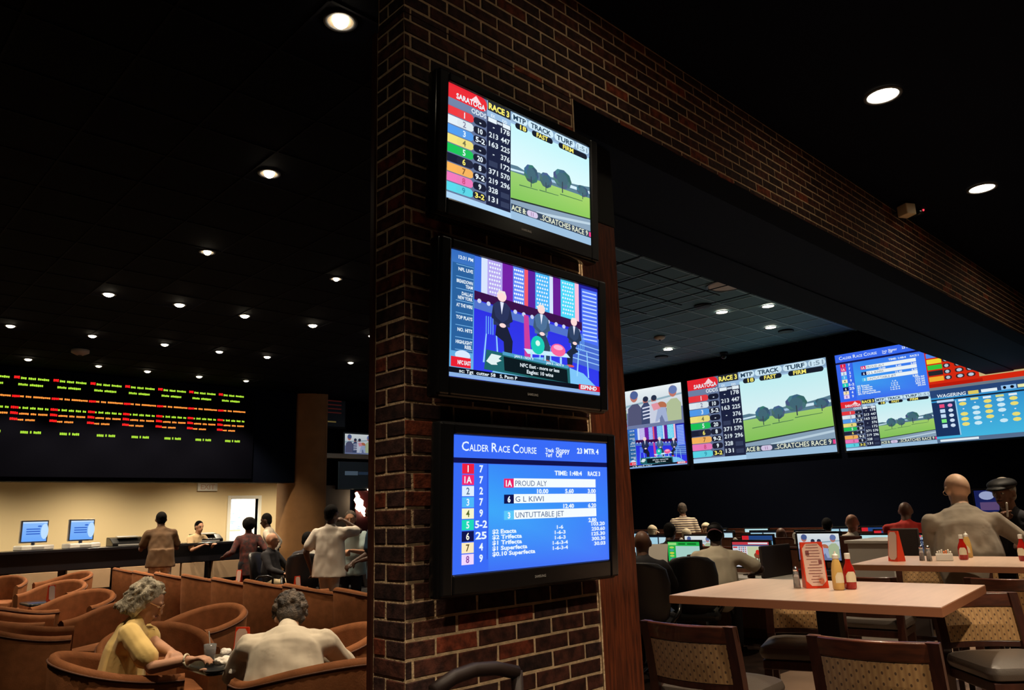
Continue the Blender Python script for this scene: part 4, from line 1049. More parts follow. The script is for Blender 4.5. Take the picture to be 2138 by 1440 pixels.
# ------------------------------------------------------------------ tub chairs of the lounge
def tub_shell(bm, rin=False):
    pass
def make_tub():
    t = thing('tub_chair', '', 'armchair')
    n = 34; Ro = .37; front = .33
    path = []
    # plan path: right arm front -> round the back -> left arm front
    L1, La = front, PI*Ro
    T = 2*L1+La
    for i in range(n+1):
        s = T*i/n
        if s < L1: p = (front-s, -Ro); nrm = (0, -1)
        elif s < L1+La:
            a = -PI/2 - (s-L1)/Ro
            p = (Ro*math.cos(a), Ro*math.sin(a)); nrm = (math.cos(a), math.sin(a))
        else: p = (s-L1-La, Ro); nrm = (0, 1)
        u = abs(i/n-.5)*2
        k = .5+.5*math.cos(PI*min(1, u/.93))
        h = .69+.13*(k**.9)
        path.append((Vector((*p, 0)), Vector((*nrm, 0)), h))
    th = .062
    b = BM(); rings = []
    for p, nr, h in path:
        o_ = p; i_ = p-nr*th
        lo = p*0.90
        rings.append([Vector((lo.x, lo.y, .09)), Vector((o_.x*.97, o_.y*.97, .32)), Vector((o_.x, o_.y, h-.03)), Vector(((o_-nr*.012).x, (o_-nr*.012).y, h-.008)), Vector(((o_-nr*.03).x, (o_-nr*.03).y, h)),
                      Vector(((i_+nr*.025).x, (i_+nr*.025).y, h-.004)), Vector(((i_+nr*.006).x, (i_+nr*.006).y, h-.02)), Vector((i_.x, i_.y, h-.045)), Vector((i_.x*.96, i_.y*.96, .30)), Vector((i_.x*.95, i_.y*.95, .09))])
    loft(b, rings)
    bmesh.ops.recalc_face_normals(b, faces=b.faces)
    sh = obj('shell', b, 'velvet', t, auto=True)
    b = BM(); tube(b, [p+nr*.002+Vector((0, 0, h-.034)) for p, nr, h in path], .006, 6)
    obj('piping', b, 'velvet piping', sh, smooth=True)
    b = BM()
    def D(r, z, fx):
        pts = [Vector((fx, -r*.98, z))] + [Vector((r*math.cos(-PI/2-PI*i/14), r*math.sin(-PI/2-PI*i/14), z)) for i in range(15)] + [Vector((fx, r*.98, z))]
        return pts
    loft(b, [D(.262, .26, .36), D(.278, .30, .385), D(.278, .40, .385), D(.262, .435, .37), D(.18, .452, .27)])
    obj('seat_cushion', b, 'velvet', t, smooth=False, auto=True)
    b = BM(); loft(b, [D(.30, .05, .30), D(.31, .26, .33)]); obj('base', b, 'velvet', t, auto=True)
    for x, y in ((.24, .22), (.24, -.22), (-.2, .18), (-.2, -.18)):
        b = BM(); lathe(b, [(.018, 0), (.028, .06)], (x, y, 0), 10); obj('leg', b, 'dark wood', t, smooth=True)
    return t
tub0 = make_tub(); tub_used = [False]
TUBS = 'brown tub chairs of the lounge'
def tub(x, y, az, label):
    if not tub_used[0]:
        tub0.location = (x, y, 0); tub0.rotation_euler = (0, 0, R(az)); tub0['label'] = label; tub0['group'] = TUBS; tub_used[0] = True; return tub0
    return dup(tub0, (x, y, 0), R(az), label, TUBS)
def tub_at(px, py, z, az, label, off=.34, oaz=None):
    """put the chair so that its back top shows at the pixel"""
    p = at(px, py, 2, z); a = R(az if oaz is None else oaz)
    return tub(p.x+off*math.cos(a), p.y+off*math.sin(a), az, label)
# the two front chairs
tub(-.13, 2.65, -17, 'tub chair holding the woman in the yellow top')
tub(.50, 1.48, 82, 'tub chair holding the person in the stone jacket')
tub(-.10, 5.05, -16, 'large dark-sided tub chair behind the woman in yellow')
# long row seen from behind
ord_ = ['closest to the betting counter', 'second from the counter', 'third from the counter', 'fourth from the counter', 'fifth from the counter', 'sixth from the counter', 'seventh from the counter', 'nearest the brick pier']
for (px, py), w in zip(((233, 1184), (275, 1190), (321, 1193), (379, 1197), (443, 1204), (511, 1208), (595, 1217), (704, 1226)), ord_):
    tub_at(px+9, py, .82, -6, 'tub chair of the long row, ' + w, .33, 0)
# loose chairs
tub_at(205, 1222, .85, 222, 'open-faced tub chair whose lit inner back shows below the counter panels')
tub(.80, 5.72, 215, 'tub chair left of the yellow top, its lit inner back half hidden by her hair')
tub(.02, 6.28, -20, 'dark-backed tub chair between the left border and the lit one')
tub_at(150, 1204, .85, 225, 'tub chair with wide lit back below the left counter panel')
tub_at(20, 1196, .85, 240, 'tub chair at the left border just below the counter')
tub(1.95, 12.1, 205, 'farthest tub chair at the left, in front of the counter panel')
tub(.18, 7.25, 20, 'tub chair cut by the left border, second row')
tub_at(480, 1250, .85, 205, 'tub chair beyond the table with its lit inner back showing, right of the grey hair')
tub(.34, 3.42, 258, 'tub chair just behind the drinks table, its lit back sloping down to the right')
tub_at(775, 1288, .85, 170, 'tub chair beside the brick pier, right of the stone jacket')

def lounge_table(x, y, label, sz=.3, h=.70, rot=0):
    t = thing('lounge_table', label, 'table', (x, y, 0), rot, 'small dark tables of the lounge')
    b = BM(); rbox(b, -sz, sz, -sz, sz, h-.035, h, .05); obj('table_top', b, 'black plastic', t, auto=True)
    b = BM(); lathe(b, [(.035, .03), (.035, h-.036)], seg=16); obj('column', b, 'black metal', t, smooth=True)
    b = BM(); lathe(b, [(.21, 0), (.21, .012), (.05, .03)], seg=24); obj('foot', b, 'black metal', t, smooth=True)
    return t
TX, TY, TH = .44, 2.38, .70
lounge_table(TX, TY, 'small black table with drink and napkins between the two seated people', .27)
# things on the small table
def cup(x, y, z, label, straw=True):
    t = thing('drinking_glass', label, 'glass', (x, y, z))
    b = BM(); lathe(b, [(.026, 0), (.036, .115), (.034, .115), (.025, .006)], seg=20); obj('glass_wall', b, 'glass', t, smooth=True)
    b = BM(); lathe(b, [(.024, .007), (.0325, .09)], seg=20); obj('drink', b, 'cola', t, smooth=True)
    if straw:
        b = BM(); capsule(b, (.01, 0, .02), (-.012, .0, .185), .003, .003, 8); obj('straw', b, 'white plastic', t)
def crumple(name, x, y, z, r, label, m='paper', cat='napkin', group='crumpled napkins on the small table', seed=0):
    b = BM(); bmesh.ops.create_icosphere(b, subdivisions=3, radius=r)
    for v in b.verts:
        n = noise.noise(v.co*(1.6/r)*.5+Vector((seed, 0, 0)))+.6*noise.noise(v.co*(1.6/r)+Vector((0, seed, 0)))
        v.co *= 1+.38*n; v.co.z = max(v.co.z*.75, -r*.45)
    return tag(obj(name, b, m, loc=(x, y, z+r*.45)), label, cat, group)
def atz(px, py, z): return at(px, py, 2, z)
q = atz(437, 1388, TH); cup(q.x, q.y, TH+.001, 'short glass of dark drink with a straw at her fingertips')
for i, (px, py, r, lb) in enumerate(((459, 1386, .034, 'square folded white napkin beside the glass'), (472, 1383, .034, 'crumpled white napkin in the middle of the heap'), (481, 1388, .032, 'crumpled white napkin at the right of the heap'), (470, 1374, .030, 'crumpled white napkin on top of the heap'))):
    q = atz(px, py, TH); crumple('napkin', q.x, q.y, TH+(.0 if i < 3 else .025), r, lb, seed=i*3.1)
q = atz(484, 1405, TH); crumple('napkin', q.x, q.y, TH, .018, 'small crumpled white napkin near the table edge', seed=9)
q = atz(424, 1402, TH); b = BM(); ell(b, (0, 0, .010), (.022, .014, .009)); tag(obj('nut', b, 'skin fair', loc=(q.x, q.y, TH), smooth=True), 'small pinkish brown snack lying on the black table', 'snack')
q = atz(447, 1402, TH); b = BM(); lathe(b, [(.05, 0), (.06, .012), (.056, .012), (.04, .004)], seg=24); tag(obj('ash_dish', b, 'black plastic', loc=(q.x, q.y, TH), smooth=True), 'flat black glass dish on the small table', 'dish')
def tent_card(x, y, z, az, label, h=.19, w=.085, full=False, group='red menu cards standing on tables', depth=.07):
    t = thing('menu_card', label, 'menu card', (x, y, z), az, group)
    d = depth
    b = BM()
    # three-sided tent: front face towards local +x
    prof = [(d/2, 0), (-d/2, 0), (-.006, h), (.006, h)]
    loft(b, [[Vector((px, -w/2, pz)) for px, pz in prof], [Vector((px, w/2, pz)) for px, pz in prof]])
    bmesh.ops.recalc_face_normals(b, faces=b.faces)
    obj('holder', b, 'card red', t)
    tilt = math.atan2(d/2-.006, h)
    b = BM(); c_ = .22*w
    W2, H0, H1 = w/2-.006, .012, h-.008
    pts = [(-W2+c_, H0), (W2-c_, H0), (W2, H0+c_), (W2, H1-c_), (W2-c_*.8, H1), (-W2+c_*.8, H1), (-W2, H1-c_), (-W2, H0+c_)]
    fx = lambda zz: d/2-(d/2-.006)*zz/h+.0012
    b.faces.new([b.verts.new((fx(zz), yy, zz)) for yy, zz in pts])
    sheet = obj('printed_sheet', b, 'card pink', t)
    if full:
        b = BM(); rnd = random.Random(5)
        for i in range(14):
            zz = .93*h-i*.062*h; ww = W2*rnd.uniform(.3, .75)
            b.faces.new([b.verts.new((fx(q_)+.001, yy, q_)) for yy, q_ in ((-ww, zz), (ww, zz), (ww, zz+.003), (-ww, zz+.003))])
        for yy, zz, s_ in ((-.55*W2, .76*h, .012), (.62*W2, .56*h, .011)):
            b.faces.new([b.verts.new((fx(q_)+.001, y_, q_)) for y_, q_ in ((yy-s_*.8, zz-s_), (yy+s_*.8, zz-s_), (yy+s_*.8, zz+s_), (yy-s_*.8, zz+s_))])
        obj('print', b, mat('card print', (.22, .06, .06), .5), sheet)
        b = BM(); b.faces.new([b.verts.new((fx(.15*h+.016*math.sin(a))+.0008, .5*W2+.014*math.cos(a), .15*h+.016*math.sin(a))) for a in [2*PI*i/14 for i in range(14)]])
        obj('stamp', b, mat('card stamp', (.72, .22, .12), .5), sheet)
    return t
tent_card(*atz(504, 1383, TH).xy, TH, R(215), 'red menu card at the back corner of the drinks table', h=.20)
for px, py, lb, az in ((499, 1216, 'red and white menu card standing beyond the row of tub chairs', 215), (620, 1234, 'dark red menu card beyond the row, near the black office chairs', 280), (139, 1246, 'small dark red card between the left tub chairs', 280)):
    q = atz(px, py, .58 if px > 200 else .60)
    q.x -= .30 if px == 139 else 0; q.y -= .45 if px == 139 else 0
    lounge_table(q.x, q.y, {499: 'dark lounge table with a red card beyond the chair row', 620: 'dark lounge table near the office chairs', 139: 'dark lounge table among the left tub chairs'}[px], h=.58 if px > 200 else .60)
    tent_card(q.x, q.y, .58 if px > 200 else .60, R(az), lb, h=.2)

# ------------------------------------------------------------------ bar stools
def make_stool():
    t = thing('bar_chair', '', 'bar chair')
    S = .75
    b = BM(); rbox(b, -.205, .235, -.225, .225, S-.085, S-.012, .06, 4, puff=.022); obj('seat', b, 'seat leather', t, auto=True)
    b = BM(); bx(b, -.19, .215, -.205, .205, S-.135, S-.087); obj('seat_frame', b, 'dark wood', t, bevel=.006)
    for x, y in ((.185, .18), (.185, -.18)):
        b = BM(); loft(b, [[Vector((x+sx*a+ox, y+sy*a+oy, z)) for sx, sy in ((1, 1), (-1, 1), (-1, -1), (1, -1))] for a, z, ox, oy in ((.016, 0, .02, .015*(1 if y > 0 else -1)), (.021, S-.088, 0, 0))])
        obj('front_leg', b, 'dark wood', t)
    zt = 1.015
    def bxx(z):      # how far back the stile stands at height z
        return -.195-.055*max(0, (z-S)/(zt-S))**1.2
    for sy in (1, -1):
        b = BM(); rings = []
        for z in (0, .35, S-.1, S, .80, .90, zt-.002):
            y = sy*.205; x = bxx(z) if z > S else -.195-.03*(1-z/S)
            a = .018 if z < .1 else .022
            rings.append([Vector((x+dx_, y+dy_, z)) for dx_, dy_ in ((a, a), (-a, a), (-a, -a), (a, -a))])
        loft(b, rings); obj('back_post', b, 'dark wood', t)
    def arc_part(name, z0, z1, th, m, y1=.183, sag=.046, par=t, off=0.0, bulge=0.0):
        b = BM(); rings = []; n = 12
        for i in range(n+1):
            y = -y1+2*y1*i/n
            s = sag*(1-(y/.205)**2)
            f = bulge*(1-(y/y1)**2)
            ring = []
            for dz, dx_ in ((0, th/2), (1, th/2+f*0), (1, -th/2), (0, -th/2)):
                z = z0+(z1-z0)*dz
                ring.append(Vector((bxx(z)-s+dx_+off, y, z)))
            if bulge:
                zc = (z0+z1)/2
                ring = [Vector((bxx(z0)-s+th/2, y, z0)), Vector((bxx(zc)-s+th/2+f, y, zc)), Vector((bxx(z1)-s+th/2, y, z1)), Vector((bxx(z1)-s-th/2, y, z1)), Vector((bxx(zc)-s-th/2-f*.5, y, zc)), Vector((bxx(z0)-s-th/2, y, z0))]
            rings.append(ring)
        loft(b, rings); bmesh.ops.recalc_face_normals(b, faces=b.faces)
        o = obj(name, b, m, par, bevel=0 if bulge else (.010 if name == 'top_rail' else .004))
        if name == 'top_rail': o.modifiers['b'].segments = 5; o.data.shade_smooth(); o.modifiers['b'].harden_normals = True; o.modifiers['b'].angle_limit = R(50)
        return o
    arc_part('top_rail', .940, zt, .030, 'rail wood', y1=.227)
    arc_part('back_panel', .778, .939, .030, FLECK, bulge=.012)
    arc_part('lower_rail', .748, .777, .026, 'dark wood')
    for x0, x1, y0, y1, z in ((.165, .19, -.165, .165, .28), (-.16, .165, .165, .188, .34), (-.16, .165, -.188, -.165, .34), (-.20, -.18, -.165, .165, .40)):
        obj('stretcher', box_bm(x0, x1, y0, y1, z, z+.028), 'dark wood', t)
    return t
st0 = make_stool(); st_used = [False]
STG = 'wooden bar chairs with tan flecked backs'
def stool(x, y, az, label):
    if not st_used[0]:
        st0.location = (x, y, 0); st0.rotation_euler = (0, 0, R(az)); st0['label'] = label; st0['group'] = STG; st_used[0] = True; return st0
    return dup(st0, (x, y, 0), R(az), label, STG)
def stool_b(x, y, az, label):      # given the middle of the top rail
    a = R(az); return stool(x+.27*math.cos(a), y+.27*math.sin(a), az, label)
stool_b(1.215, -.375, 4, 'nearest bar chair beside the wooden pillar, seen from behind')
stool_b(1.245, -1.155, 9, 'large bar chair in front of the near table post, seen from behind')
stool_b(2.98, -1.00, 224, 'bar chair facing the hall at the right far corner of the near table')
stool_b(2.92, -.10, 200, 'bar chair behind the near table, left of its post, tan back under the tabletop')
q = atz(1735, 1208, 1.01); r2 = atz(1830, 1207, 1.01)
stool_b((q.x+r2.x)/2+.1, (q.y+r2.y)/2, 8, 'bar chair between the two tables, right of the near table post')
q = atz(2045, 1210, 1.01); r2 = atz(2150, 1208, 1.01)
stool_b((q.x+r2.x)/2, (q.y+r2.y)/2, 6, 'bar chair at the right border in front of the far table, seen from behind')
q = at(1935, 1183, 0, 5.30); stool_b(q.x, q.y, 190, 'bar chair behind the far table with its pale back showing below the tabletop')
q = at(2130, 1183, 0, 5.30); stool_b(q.x, q.y, 185, 'bar chair behind the far table at the right border')

# chair with open back against the brick pier
mat('old dark wood', (0.014, 0.007, 0.006), 0.55, spec=.3)
t = thing('side_chair', 'dark open-backed chair in front of the brick pier, cut by the bottom border', 'chair', (0, 0, 0))
p0 = at(905, 1420, 1, -.32); p1 = at(1078, 1380, 1, -.32)
zt_ = (p0.z+p1.z)/2; cx_ = (p0.x+p1.x)/2
t.location = (cx_, -.32, 0); hw = (p1.x-p0.x)/2
b = BM(); tube(b, [(-hw, 0, zt_-.035), (-hw*.5, .012, zt_-.008), (0, .016, zt_), (hw*.5, .012, zt_-.008), (hw, 0, zt_-.035)], .024, 10); obj('top_rail', b, 'old dark wood', t, smooth=True)
for sx in (-1, 1):
    b = BM(); tube(b, [(sx*hw, 0, zt_-.03), (sx*hw*.98, -.01, .7), (sx*hw*.95, -.04, .46), (sx*hw*.95, .02, 0.01)], .022, 10); obj('back_post', b, 'old dark wood', t, smooth=True)
    b = BM(); tube(b, [(sx*hw*.95, -.44, .46), (sx*hw*.95, -.44, 0.01)], .02, 10); obj('front_leg', b, 'old dark wood', t, smooth=True)
b = BM(); tube(b, [(-hw*.97, -.005, zt_-.19), (0, .008, zt_-.175), (hw*.97, -.005, zt_-.19)], .017, 8); obj('cross_rail', b, 'old dark wood', t, smooth=True)
b = BM(); rbox(b, -hw*1.0, hw*1.0, -.47, -.01, .44, .50, .05, puff=.02); obj('seat', b, 'black leather', t, auto=True)

# ------------------------------------------------------------------ bar tables
def bar_table(x0, x1, y0, y1, label, rot=0):
    cx_, cy_ = (x0+x1)/2, (y0+y1)/2
    t = thing('bar_table', label, 'table', (cx_, cy_, 0), rot, 'high tables with pale laminate tops')
    hx, hy = (x1-x0)/2, (y1-y0)/2
    b = BM(); bx(b, -hx, hx, -hy, hy, 1.067, 1.07); obj('table_top', b, 'laminate', t)
    b = BM(); bx(b, -hx-.002, hx+.002, -hy-.002, hy+.002, 1.030, 1.0665); obj('wood_edge', b, 'laminate edge', t)
    b = BM(); bx(b, -.045, .045, -.055, .055, .04, 1.029); obj('post', b, 'matt black', t, bevel=.006)
    b = BM(); bx(b, -.30, .30, -.04, .04, 0.001, .04); bx(b, -.04, .04, -.30, .30, 0.002, .041); obj('base', b, 'matt black', t, bevel=.006)
    return t
bar_table(1.76, 2.78, -1.175, .085, 'near high table with pale top holding the tall red menu card', R(6))
bar_table(4.09, 5.13, -1.685, .115, 'far high table with shakers, sugar caddy and ketchup bottle', R(6))
ZTB = 1.071
def bottle(x, y, label, kind, az):
    t = thing(kind+'_bottle', label, 'bottle', (x, y, ZTB), az)
    s = 1.0
    if kind == 'ketchup':
        prof = [(.026, 0), (.031, .006), (.032, .05), (.031, .085), (.026, .105), (.015, .130), (.0125, .150)]
        cap = [(.0145, .150), (.0145, .176), (.012, .179)]
    else:
        prof = [(.024, 0), (.028, .006), (.029, .06), (.027, .10), (.022, .13), (.016, .148), (.014, .155)]
        cap = [(.016, .155), (.016, .172), (.006, .180), (.004, .192)]
    b = BM(); lathe(b, prof, seg=8 if kind == 'ketchup' else 20); obj('bottle_body', b, kind, t, auto=(kind == 'ketchup'), smooth=(kind != 'ketchup'))
    b = BM(); lathe(b, cap, seg=20); obj('cap', b, 'white plastic', t, auto=True)
    b = BM(); n = 8; A = []
    r = .0328 if kind == 'ketchup' else .0295
    pts = [(-.75, .035), (.75, .035), (.85, .065), (.55, .088), (-.55, .088), (-.85, .065)] if kind == 'ketchup' else [(-.9, .04), (.9, .04), (.9, .09), (-.9, .09)]
    fan = []
    cols = 8
    zlo, zhi = min(p[1] for p in pts), max(p[1] for p in pts)
    rows = []
    for i in range(cols+1):
        a = -.85+1.7*i/cols
        lo = .036; hi = .088 if abs(a) < .5 else .088-(abs(a)-.5)*.06
        rows.append((b.verts.new((r*math.cos(a)*1.01, r*math.sin(a)*1.01, lo)), b.verts.new((r*math.cos(a)*1.01, r*math.sin(a)*1.01, hi))))
    for (p_, q_), (p2, q2) in zip(rows[:-1], rows[1:]): b.faces.new((p_, p2, q2, q_))
    lb = obj('paper_label', b, 'label paper', t, smooth=True)
    return t
q = atz(1777, 1229, ZTB); tocam = math.atan2(CAM.y-q.y, CAM.x-q.x)
bottle(q.x, q.y, 'red ketchup bottle with pale label on the near table', 'ketchup', tocam+.3)
q2 = atz(1762, 1230, ZTB); bottle(q2.x-.03, q2.y+.012, 'yellow mustard bottle standing against the ketchup on the near table', 'mustard', tocam+.5)
q = atz(1703, 1226, ZTB); tent_card(q.x, q.y, ZTB, tocam+.28, 'tall red menu card with printed sheet on the near table', h=.235, w=.115, full=True, depth=.085)
q = atz(2013, 1168, ZTB); bottle(q.x, q.y, 'red ketchup bottle on the far table in front of the grey sweater', 'ketchup', math.atan2(CAM.y-q.y, CAM.x-q.x))
q = atz(2021, 1164, ZTB); bottle(q.x+.03, q.y, 'mustard bottle hidden behind the far ketchup bottle', 'mustard', 3)
q = atz(2128, 1170, ZTB); bottle(q.x, q.y-.03, 'red ketchup bottle cut by the right border on the far table', 'ketchup', 3)
q = atz(1873, 1171, ZTB); tent_card(q.x, q.y, ZTB, math.atan2(CAM.y-q.y, CAM.x-q.x)-.9, 'narrow red menu card on the far table', h=.22, w=.10, depth=.07)
def shaker(px, py, lab, kind='salt'):
    q = atz(px, py, ZTB); t = thing(kind+'_shaker', lab, 'shaker', (q.x, q.y, ZTB))
    b = BM(); lathe(b, [(.019, 0), (.018, .02), (.015, .06), (.013, .085), (.012, .085), (.013, .058), (.016, .005)], seg=14); obj('glass_body', b, 'glass', t, smooth=True)
    b = BM(); lathe(b, [(.0155, .004), (.0125, .055)], seg=12); obj('filling', b, 'salt' if kind == 'salt' else 'velvet', t, smooth=True)
    b = BM(); lathe(b, [(.0135, .086), (.0135, .098), (.008, .110), (.002, .112)], seg=14); obj('chrome_cap', b, 'chrome', t, smooth=True)
shaker(1665, 1227, 'glass salt shaker left of the tall red menu card')
shaker(1926, 1170, 'left shaker on the far table, brownish inside', 'pepper')
shaker(1941, 1171, 'right shaker on the far table, white inside')
q = atz(1973, 1170, ZTB); t = thing('sugar_caddy', 'white caddy of sugar packets on the far table', 'caddy', (q.x, q.y, ZTB), math.atan2(CAM.y-q.y, CAM.x-q.x))
b = BM(); bx(b, -.035, .035, -.055, .055, 0, .05); obj('holder', b, 'white plastic', t, bevel=.004)
for i in range(7):
    b = BM(); bx(b, -.028, .028, -.046+i*.014, -.036+i*.014, .051, .066+.006*(i % 3)); obj('packet', b, 'paper' if i not in (3, 4) else mat('packet orange', (.8, .25, .1), .6), t, bevel=.001)

# ------------------------------------------------------------------ office chairs
def make_office():
    t = thing('office_chair', '', 'office chair')
    b = BM(); rbox(b, -.25, .25, -.26, .26, .42, .52, .08, 5, puff=.03); obj('seat', b, 'black leather', t, auto=True)
    b = BM(); rings = []
    for z, w, x in ((.50, .16, -.21), (.56, .225, -.245), (.70, .255, -.265), (.86, .26, -.285), (.98, .235, -.31), (1.03, .17, -.322), (1.045, .08, -.326)):
        ring = []
        for i in range(20):
            a = 2*PI*i/20
            yy = w*(abs(math.cos(a))**.6)*(1 if math.cos(a) > 0 else -1)
            ring.append(Vector((x+.05*math.sin(a)+.07*(yy/.26)**2, yy, z)))
        rings.append(ring)
    loft(b, rings); obj('backrest', b, 'black leather', t, smooth=True)
    for s in (1, -1):
        b = BM(); tube(b, [(-.18, s*.24, .50), (-.10, s*.31, .60), (-.02, s*.315, .68), (.14, s*.31, .69), (.22, s*.30, .66), (.20, s*.27, .50)], .019, 8); obj('armrest', b, 'black plastic', t, smooth=True)
    b = BM(); lathe(b, [(.035, .10), (.03, .42)], seg=14); obj('gas_column', b, 'chrome', t, smooth=True)
    for i in range(5):
        a = 2*PI*i/5+.3; b = BM(); capsule(b, (.03*math.cos(a), .03*math.sin(a), .11), (.29*math.cos(a), .29*math.sin(a), .07), .028, .016, 8)
        lg = obj('base_arm', b, 'black plastic', t, smooth=True)
        b = BM(); capsule(b, (.29*math.cos(a)-.012, .29*math.sin(a), .03), (.29*math.cos(a)+.012, .29*math.sin(a), .03), .027, .027, 10); obj('caster', b, 'black plastic', lg, smooth=True)
    return t
of0 = make_office(); of_used = [False]
def office(x, y, az, label, z=0):
    if not of_used[0]:
        of0.location = (x, y, z); of0.rotation_euler = (0, 0, R(az)); of0['label'] = label; of0['group'] = 'black office chairs'; of_used[0] = True; return of0
    return dup(of0, (x, y, z), R(az), label, 'black office chairs')

# ------------------------------------------------------------------ people
def person(label, x, y, az, pose='stand', seat=.45, H=1.75, lean=5, hunch=5, skin='skin tan', shirt='white cotton', trousers='black cloth', hair='short', hcol='hair black',
           sleeve='short', lh=None, rh=None, hp=0, hy=0, vox=.012, wide=1.0, belly=0.0, long_shirt=0.0, curl=.5, hat=None, hatcol='matt black', shrug=0.0, glasses=False, legr=1.0, face=True, stance=.10, jacket=False, legx=0.0, fingers=True, pole=None, collar=False, z0=0.0):
    k = H/1.75
    t = thing('person', label, 'person', (x, y, z0), R(az))
    V = Vector
    L = R(lean); L2 = R(lean+hunch); L3 = R(lean+hunch+hp*.35)
    T = V((math.sin(L), 0, math.cos(L))); T2 = V((math.sin(L2), 0, math.cos(L2))); T3 = V((math.sin(L3), 0, math.cos(L3)))
    hz = .93*k if pose == 'stand' else seat+.10*k
    P0 = V((legx, 0, hz)); wst = P0+T*.17*k; ch = wst+T*.19*k; nb = ch+T2*(.17+shrug*.4)*k
    hc = nb+T3*(.155-shrug*.6)*k+V((.012*k, 0, 0))
    S = {s: ch+T2*(.085+shrug)*k+V((0, s*.172*wide*k, 0)) for s in (1, -1)}
    hangs = {}
    for s, tg in ((1, lh), (-1, rh)):
        w = V(tg) if tg is not None else S[s]+V((.06, s*.06, -.50))*k
        d = w-S[s]; l1, l2 = .285*k, .255*k
        Ld = min(d.length, (l1+l2)*.995); dn = d.normalized(); w = S[s]+dn*Ld
        a_ = (l1*l1-l2*l2+Ld*Ld)/(2*Ld); h_ = math.sqrt(max(l1*l1-a_*a_, 0))
        pl = V(pole[0 if s == 1 else 1]) if pole else V((-.35, s*.45, -.8))
        pl = pl-dn*pl.dot(dn); pl.normalize()
        e = S[s]+dn*a_+pl*h_
        hangs[s] = (e, w)
    knees = {}
    for s in (1, -1):
        hip = P0+V((0, s*.085*k, -.02*k))
        if pose == 'stand':
            kn = V((hip.x*.5+.03, s*(stance*.9), .49*k)); an = V((0.0+s*.03, s*stance, .08*k))
        else:
            kn = hip+V((.42*k, s*.05*k, .02)); kn.z = max(seat+.06, .46); an = V((kn.x+.02*k, kn.y, .09))
            if seat > .6: kn.z = seat+.05; an = V((kn.x-.08, kn.y, .33))
        knees[s] = (hip, kn, an)
    # head frame
    Mh = Matrix.Rotation(R(hy), 3, 'Z') @ Matrix.Rotation(R(hp+(lean+hunch)*.4), 3, 'Y')
    def hpnt(a, b_, c_): return hc + Mh @ (V((a, b_, c_))*k)
    # ---- skin
    b = BM()
    side = V((0, 1, 0))
    capsule(b, P0, ch, .085*k, .10*k, 12, 1.2, side); capsule(b, ch, nb, .09*k, .05*k, 12, 1.3, side)
    capsule(b, nb-T2*.04*k, hc-T3*.05*k, .064*k, .060*k, 12)
    capsule(b, S[1], S[-1], .045*k, .045*k)
    # skull, jaw, nose, brow, ears
    ell(b, hpnt(-.012, 0, .018), (.100*k, .084*k, .104*k), Mh, 18, 12)
    ell(b, hpnt(.020, 0, -.048), (.068*k, .062*k, .074*k), Mh, 16, 10)
    ell(b, hpnt(.066, 0, -.100), (.024*k, .026*k, .020*k), Mh, 10, 8)
    if face:
        capsule(b, hpnt(.086, 0, .012), hpnt(.108, 0, -.030), .010*k, .016*k, 10)
        capsule(b, hpnt(.078, .036, .028), hpnt(.078, -.036, .028), .014*k, .014*k, 8)
        capsule(b, hpnt(.084, .02, -.066), hpnt(.084, -.02, -.066), .012*k, .012*k, 8)
    for s in (1, -1):
        ell(b, hpnt(-.005, s*.087, -.008), (.022*k, .010*k, .034*k), Mh, 10, 8)
    for s in (1, -1):
        e, w = hangs[s]
        capsule(b, S[s], e, .048*k, .040*k); capsule(b, e, w, .041*k, .026*k)
        # hand
        hd = (w-e).normalized(); u = hd.cross(V((0, 0, 1)))
        if u.length < .2: u = V((0, 1, 0)) - hd*hd.y
        u.normalize(); dn_ = hd.cross(u); 
        if dn_.z > 0: dn_ = -dn_
        pc = w+hd*.075*k
        for q in (-1, 0, 1): capsule(b, w+u*q*.014*k, pc+u*q*.024*k, .015*k, .014*k, 8)
        if fingers:
            fr = .0088*k if vox < .009 else .0115*k
            for i, ln in enumerate((.066, .074, .070, .056)):
                q = (i-1.5)*.0215*k
                a0 = pc+u*q; c_ = curl*(.85+.12*i)
                d1 = (hd*math.cos(c_)+dn_*math.sin(c_)); d2 = (hd*math.cos(c_*2.3)+dn_*math.sin(c_*2.3))
                a1 = a0+d1*ln*.55*k; a2 = a1+d2*ln*.5*k
                capsule(b, a0, a1, fr*1.05, fr, 8); capsule(b, a1, a2, fr, fr*.85, 8)
            th_s = u*(-1 if u.dot(V((0, s, 0))) > 0 else 1)
            t0 = w+hd*.022*k+th_s*.022*k; t1 = t0+(hd*.65+th_s*.6+dn_*.35).normalized()*.045*k; t2 = t1+(hd*.9+dn_*.4).normalized()*.032*k
            capsule(b, t0, t1, .013*k, .011*k, 8); capsule(b, t1, t2, .0108*k, .009*k, 8)
        hip, kn, an = knees[s]
        capsule(b, hip, kn, .065*k, .048*k); capsule(b, kn, an, .045*k, .032*k)
    mesh_obj('body', remesh(b, vox, 3 if vox < .009 else 2), skin, t)
    # ---- shirt
    b = BM()
    capsule(b, P0-T*(.0+long_shirt)*k, wst, (.125+belly*.3)*k*(1+long_shirt*.2), (.122+belly)*k, 16, 1.26*wide, side)
    if pose == 'stand':
        zb_ = P0.z-(.13+long_shirt)*k
        loft(b, [[V((P0.x+rx*math.cos(q), rx*1.30*wide*math.sin(q), zz)) for q in [2*PI*j/18 for j in range(18)]] for rx, zz in (((.142+belly)*k, zb_), ((.140+belly)*k, zb_+.03), ((.120+belly)*k, wst.z))])
    if belly: ell(b, wst+V((belly*.7, 0, -.02))*k, (.13*k, .15*k*wide, .14*k))
    capsule(b, wst, ch, (.122+belly)*k, .128*k, 16, 1.30*wide, side)
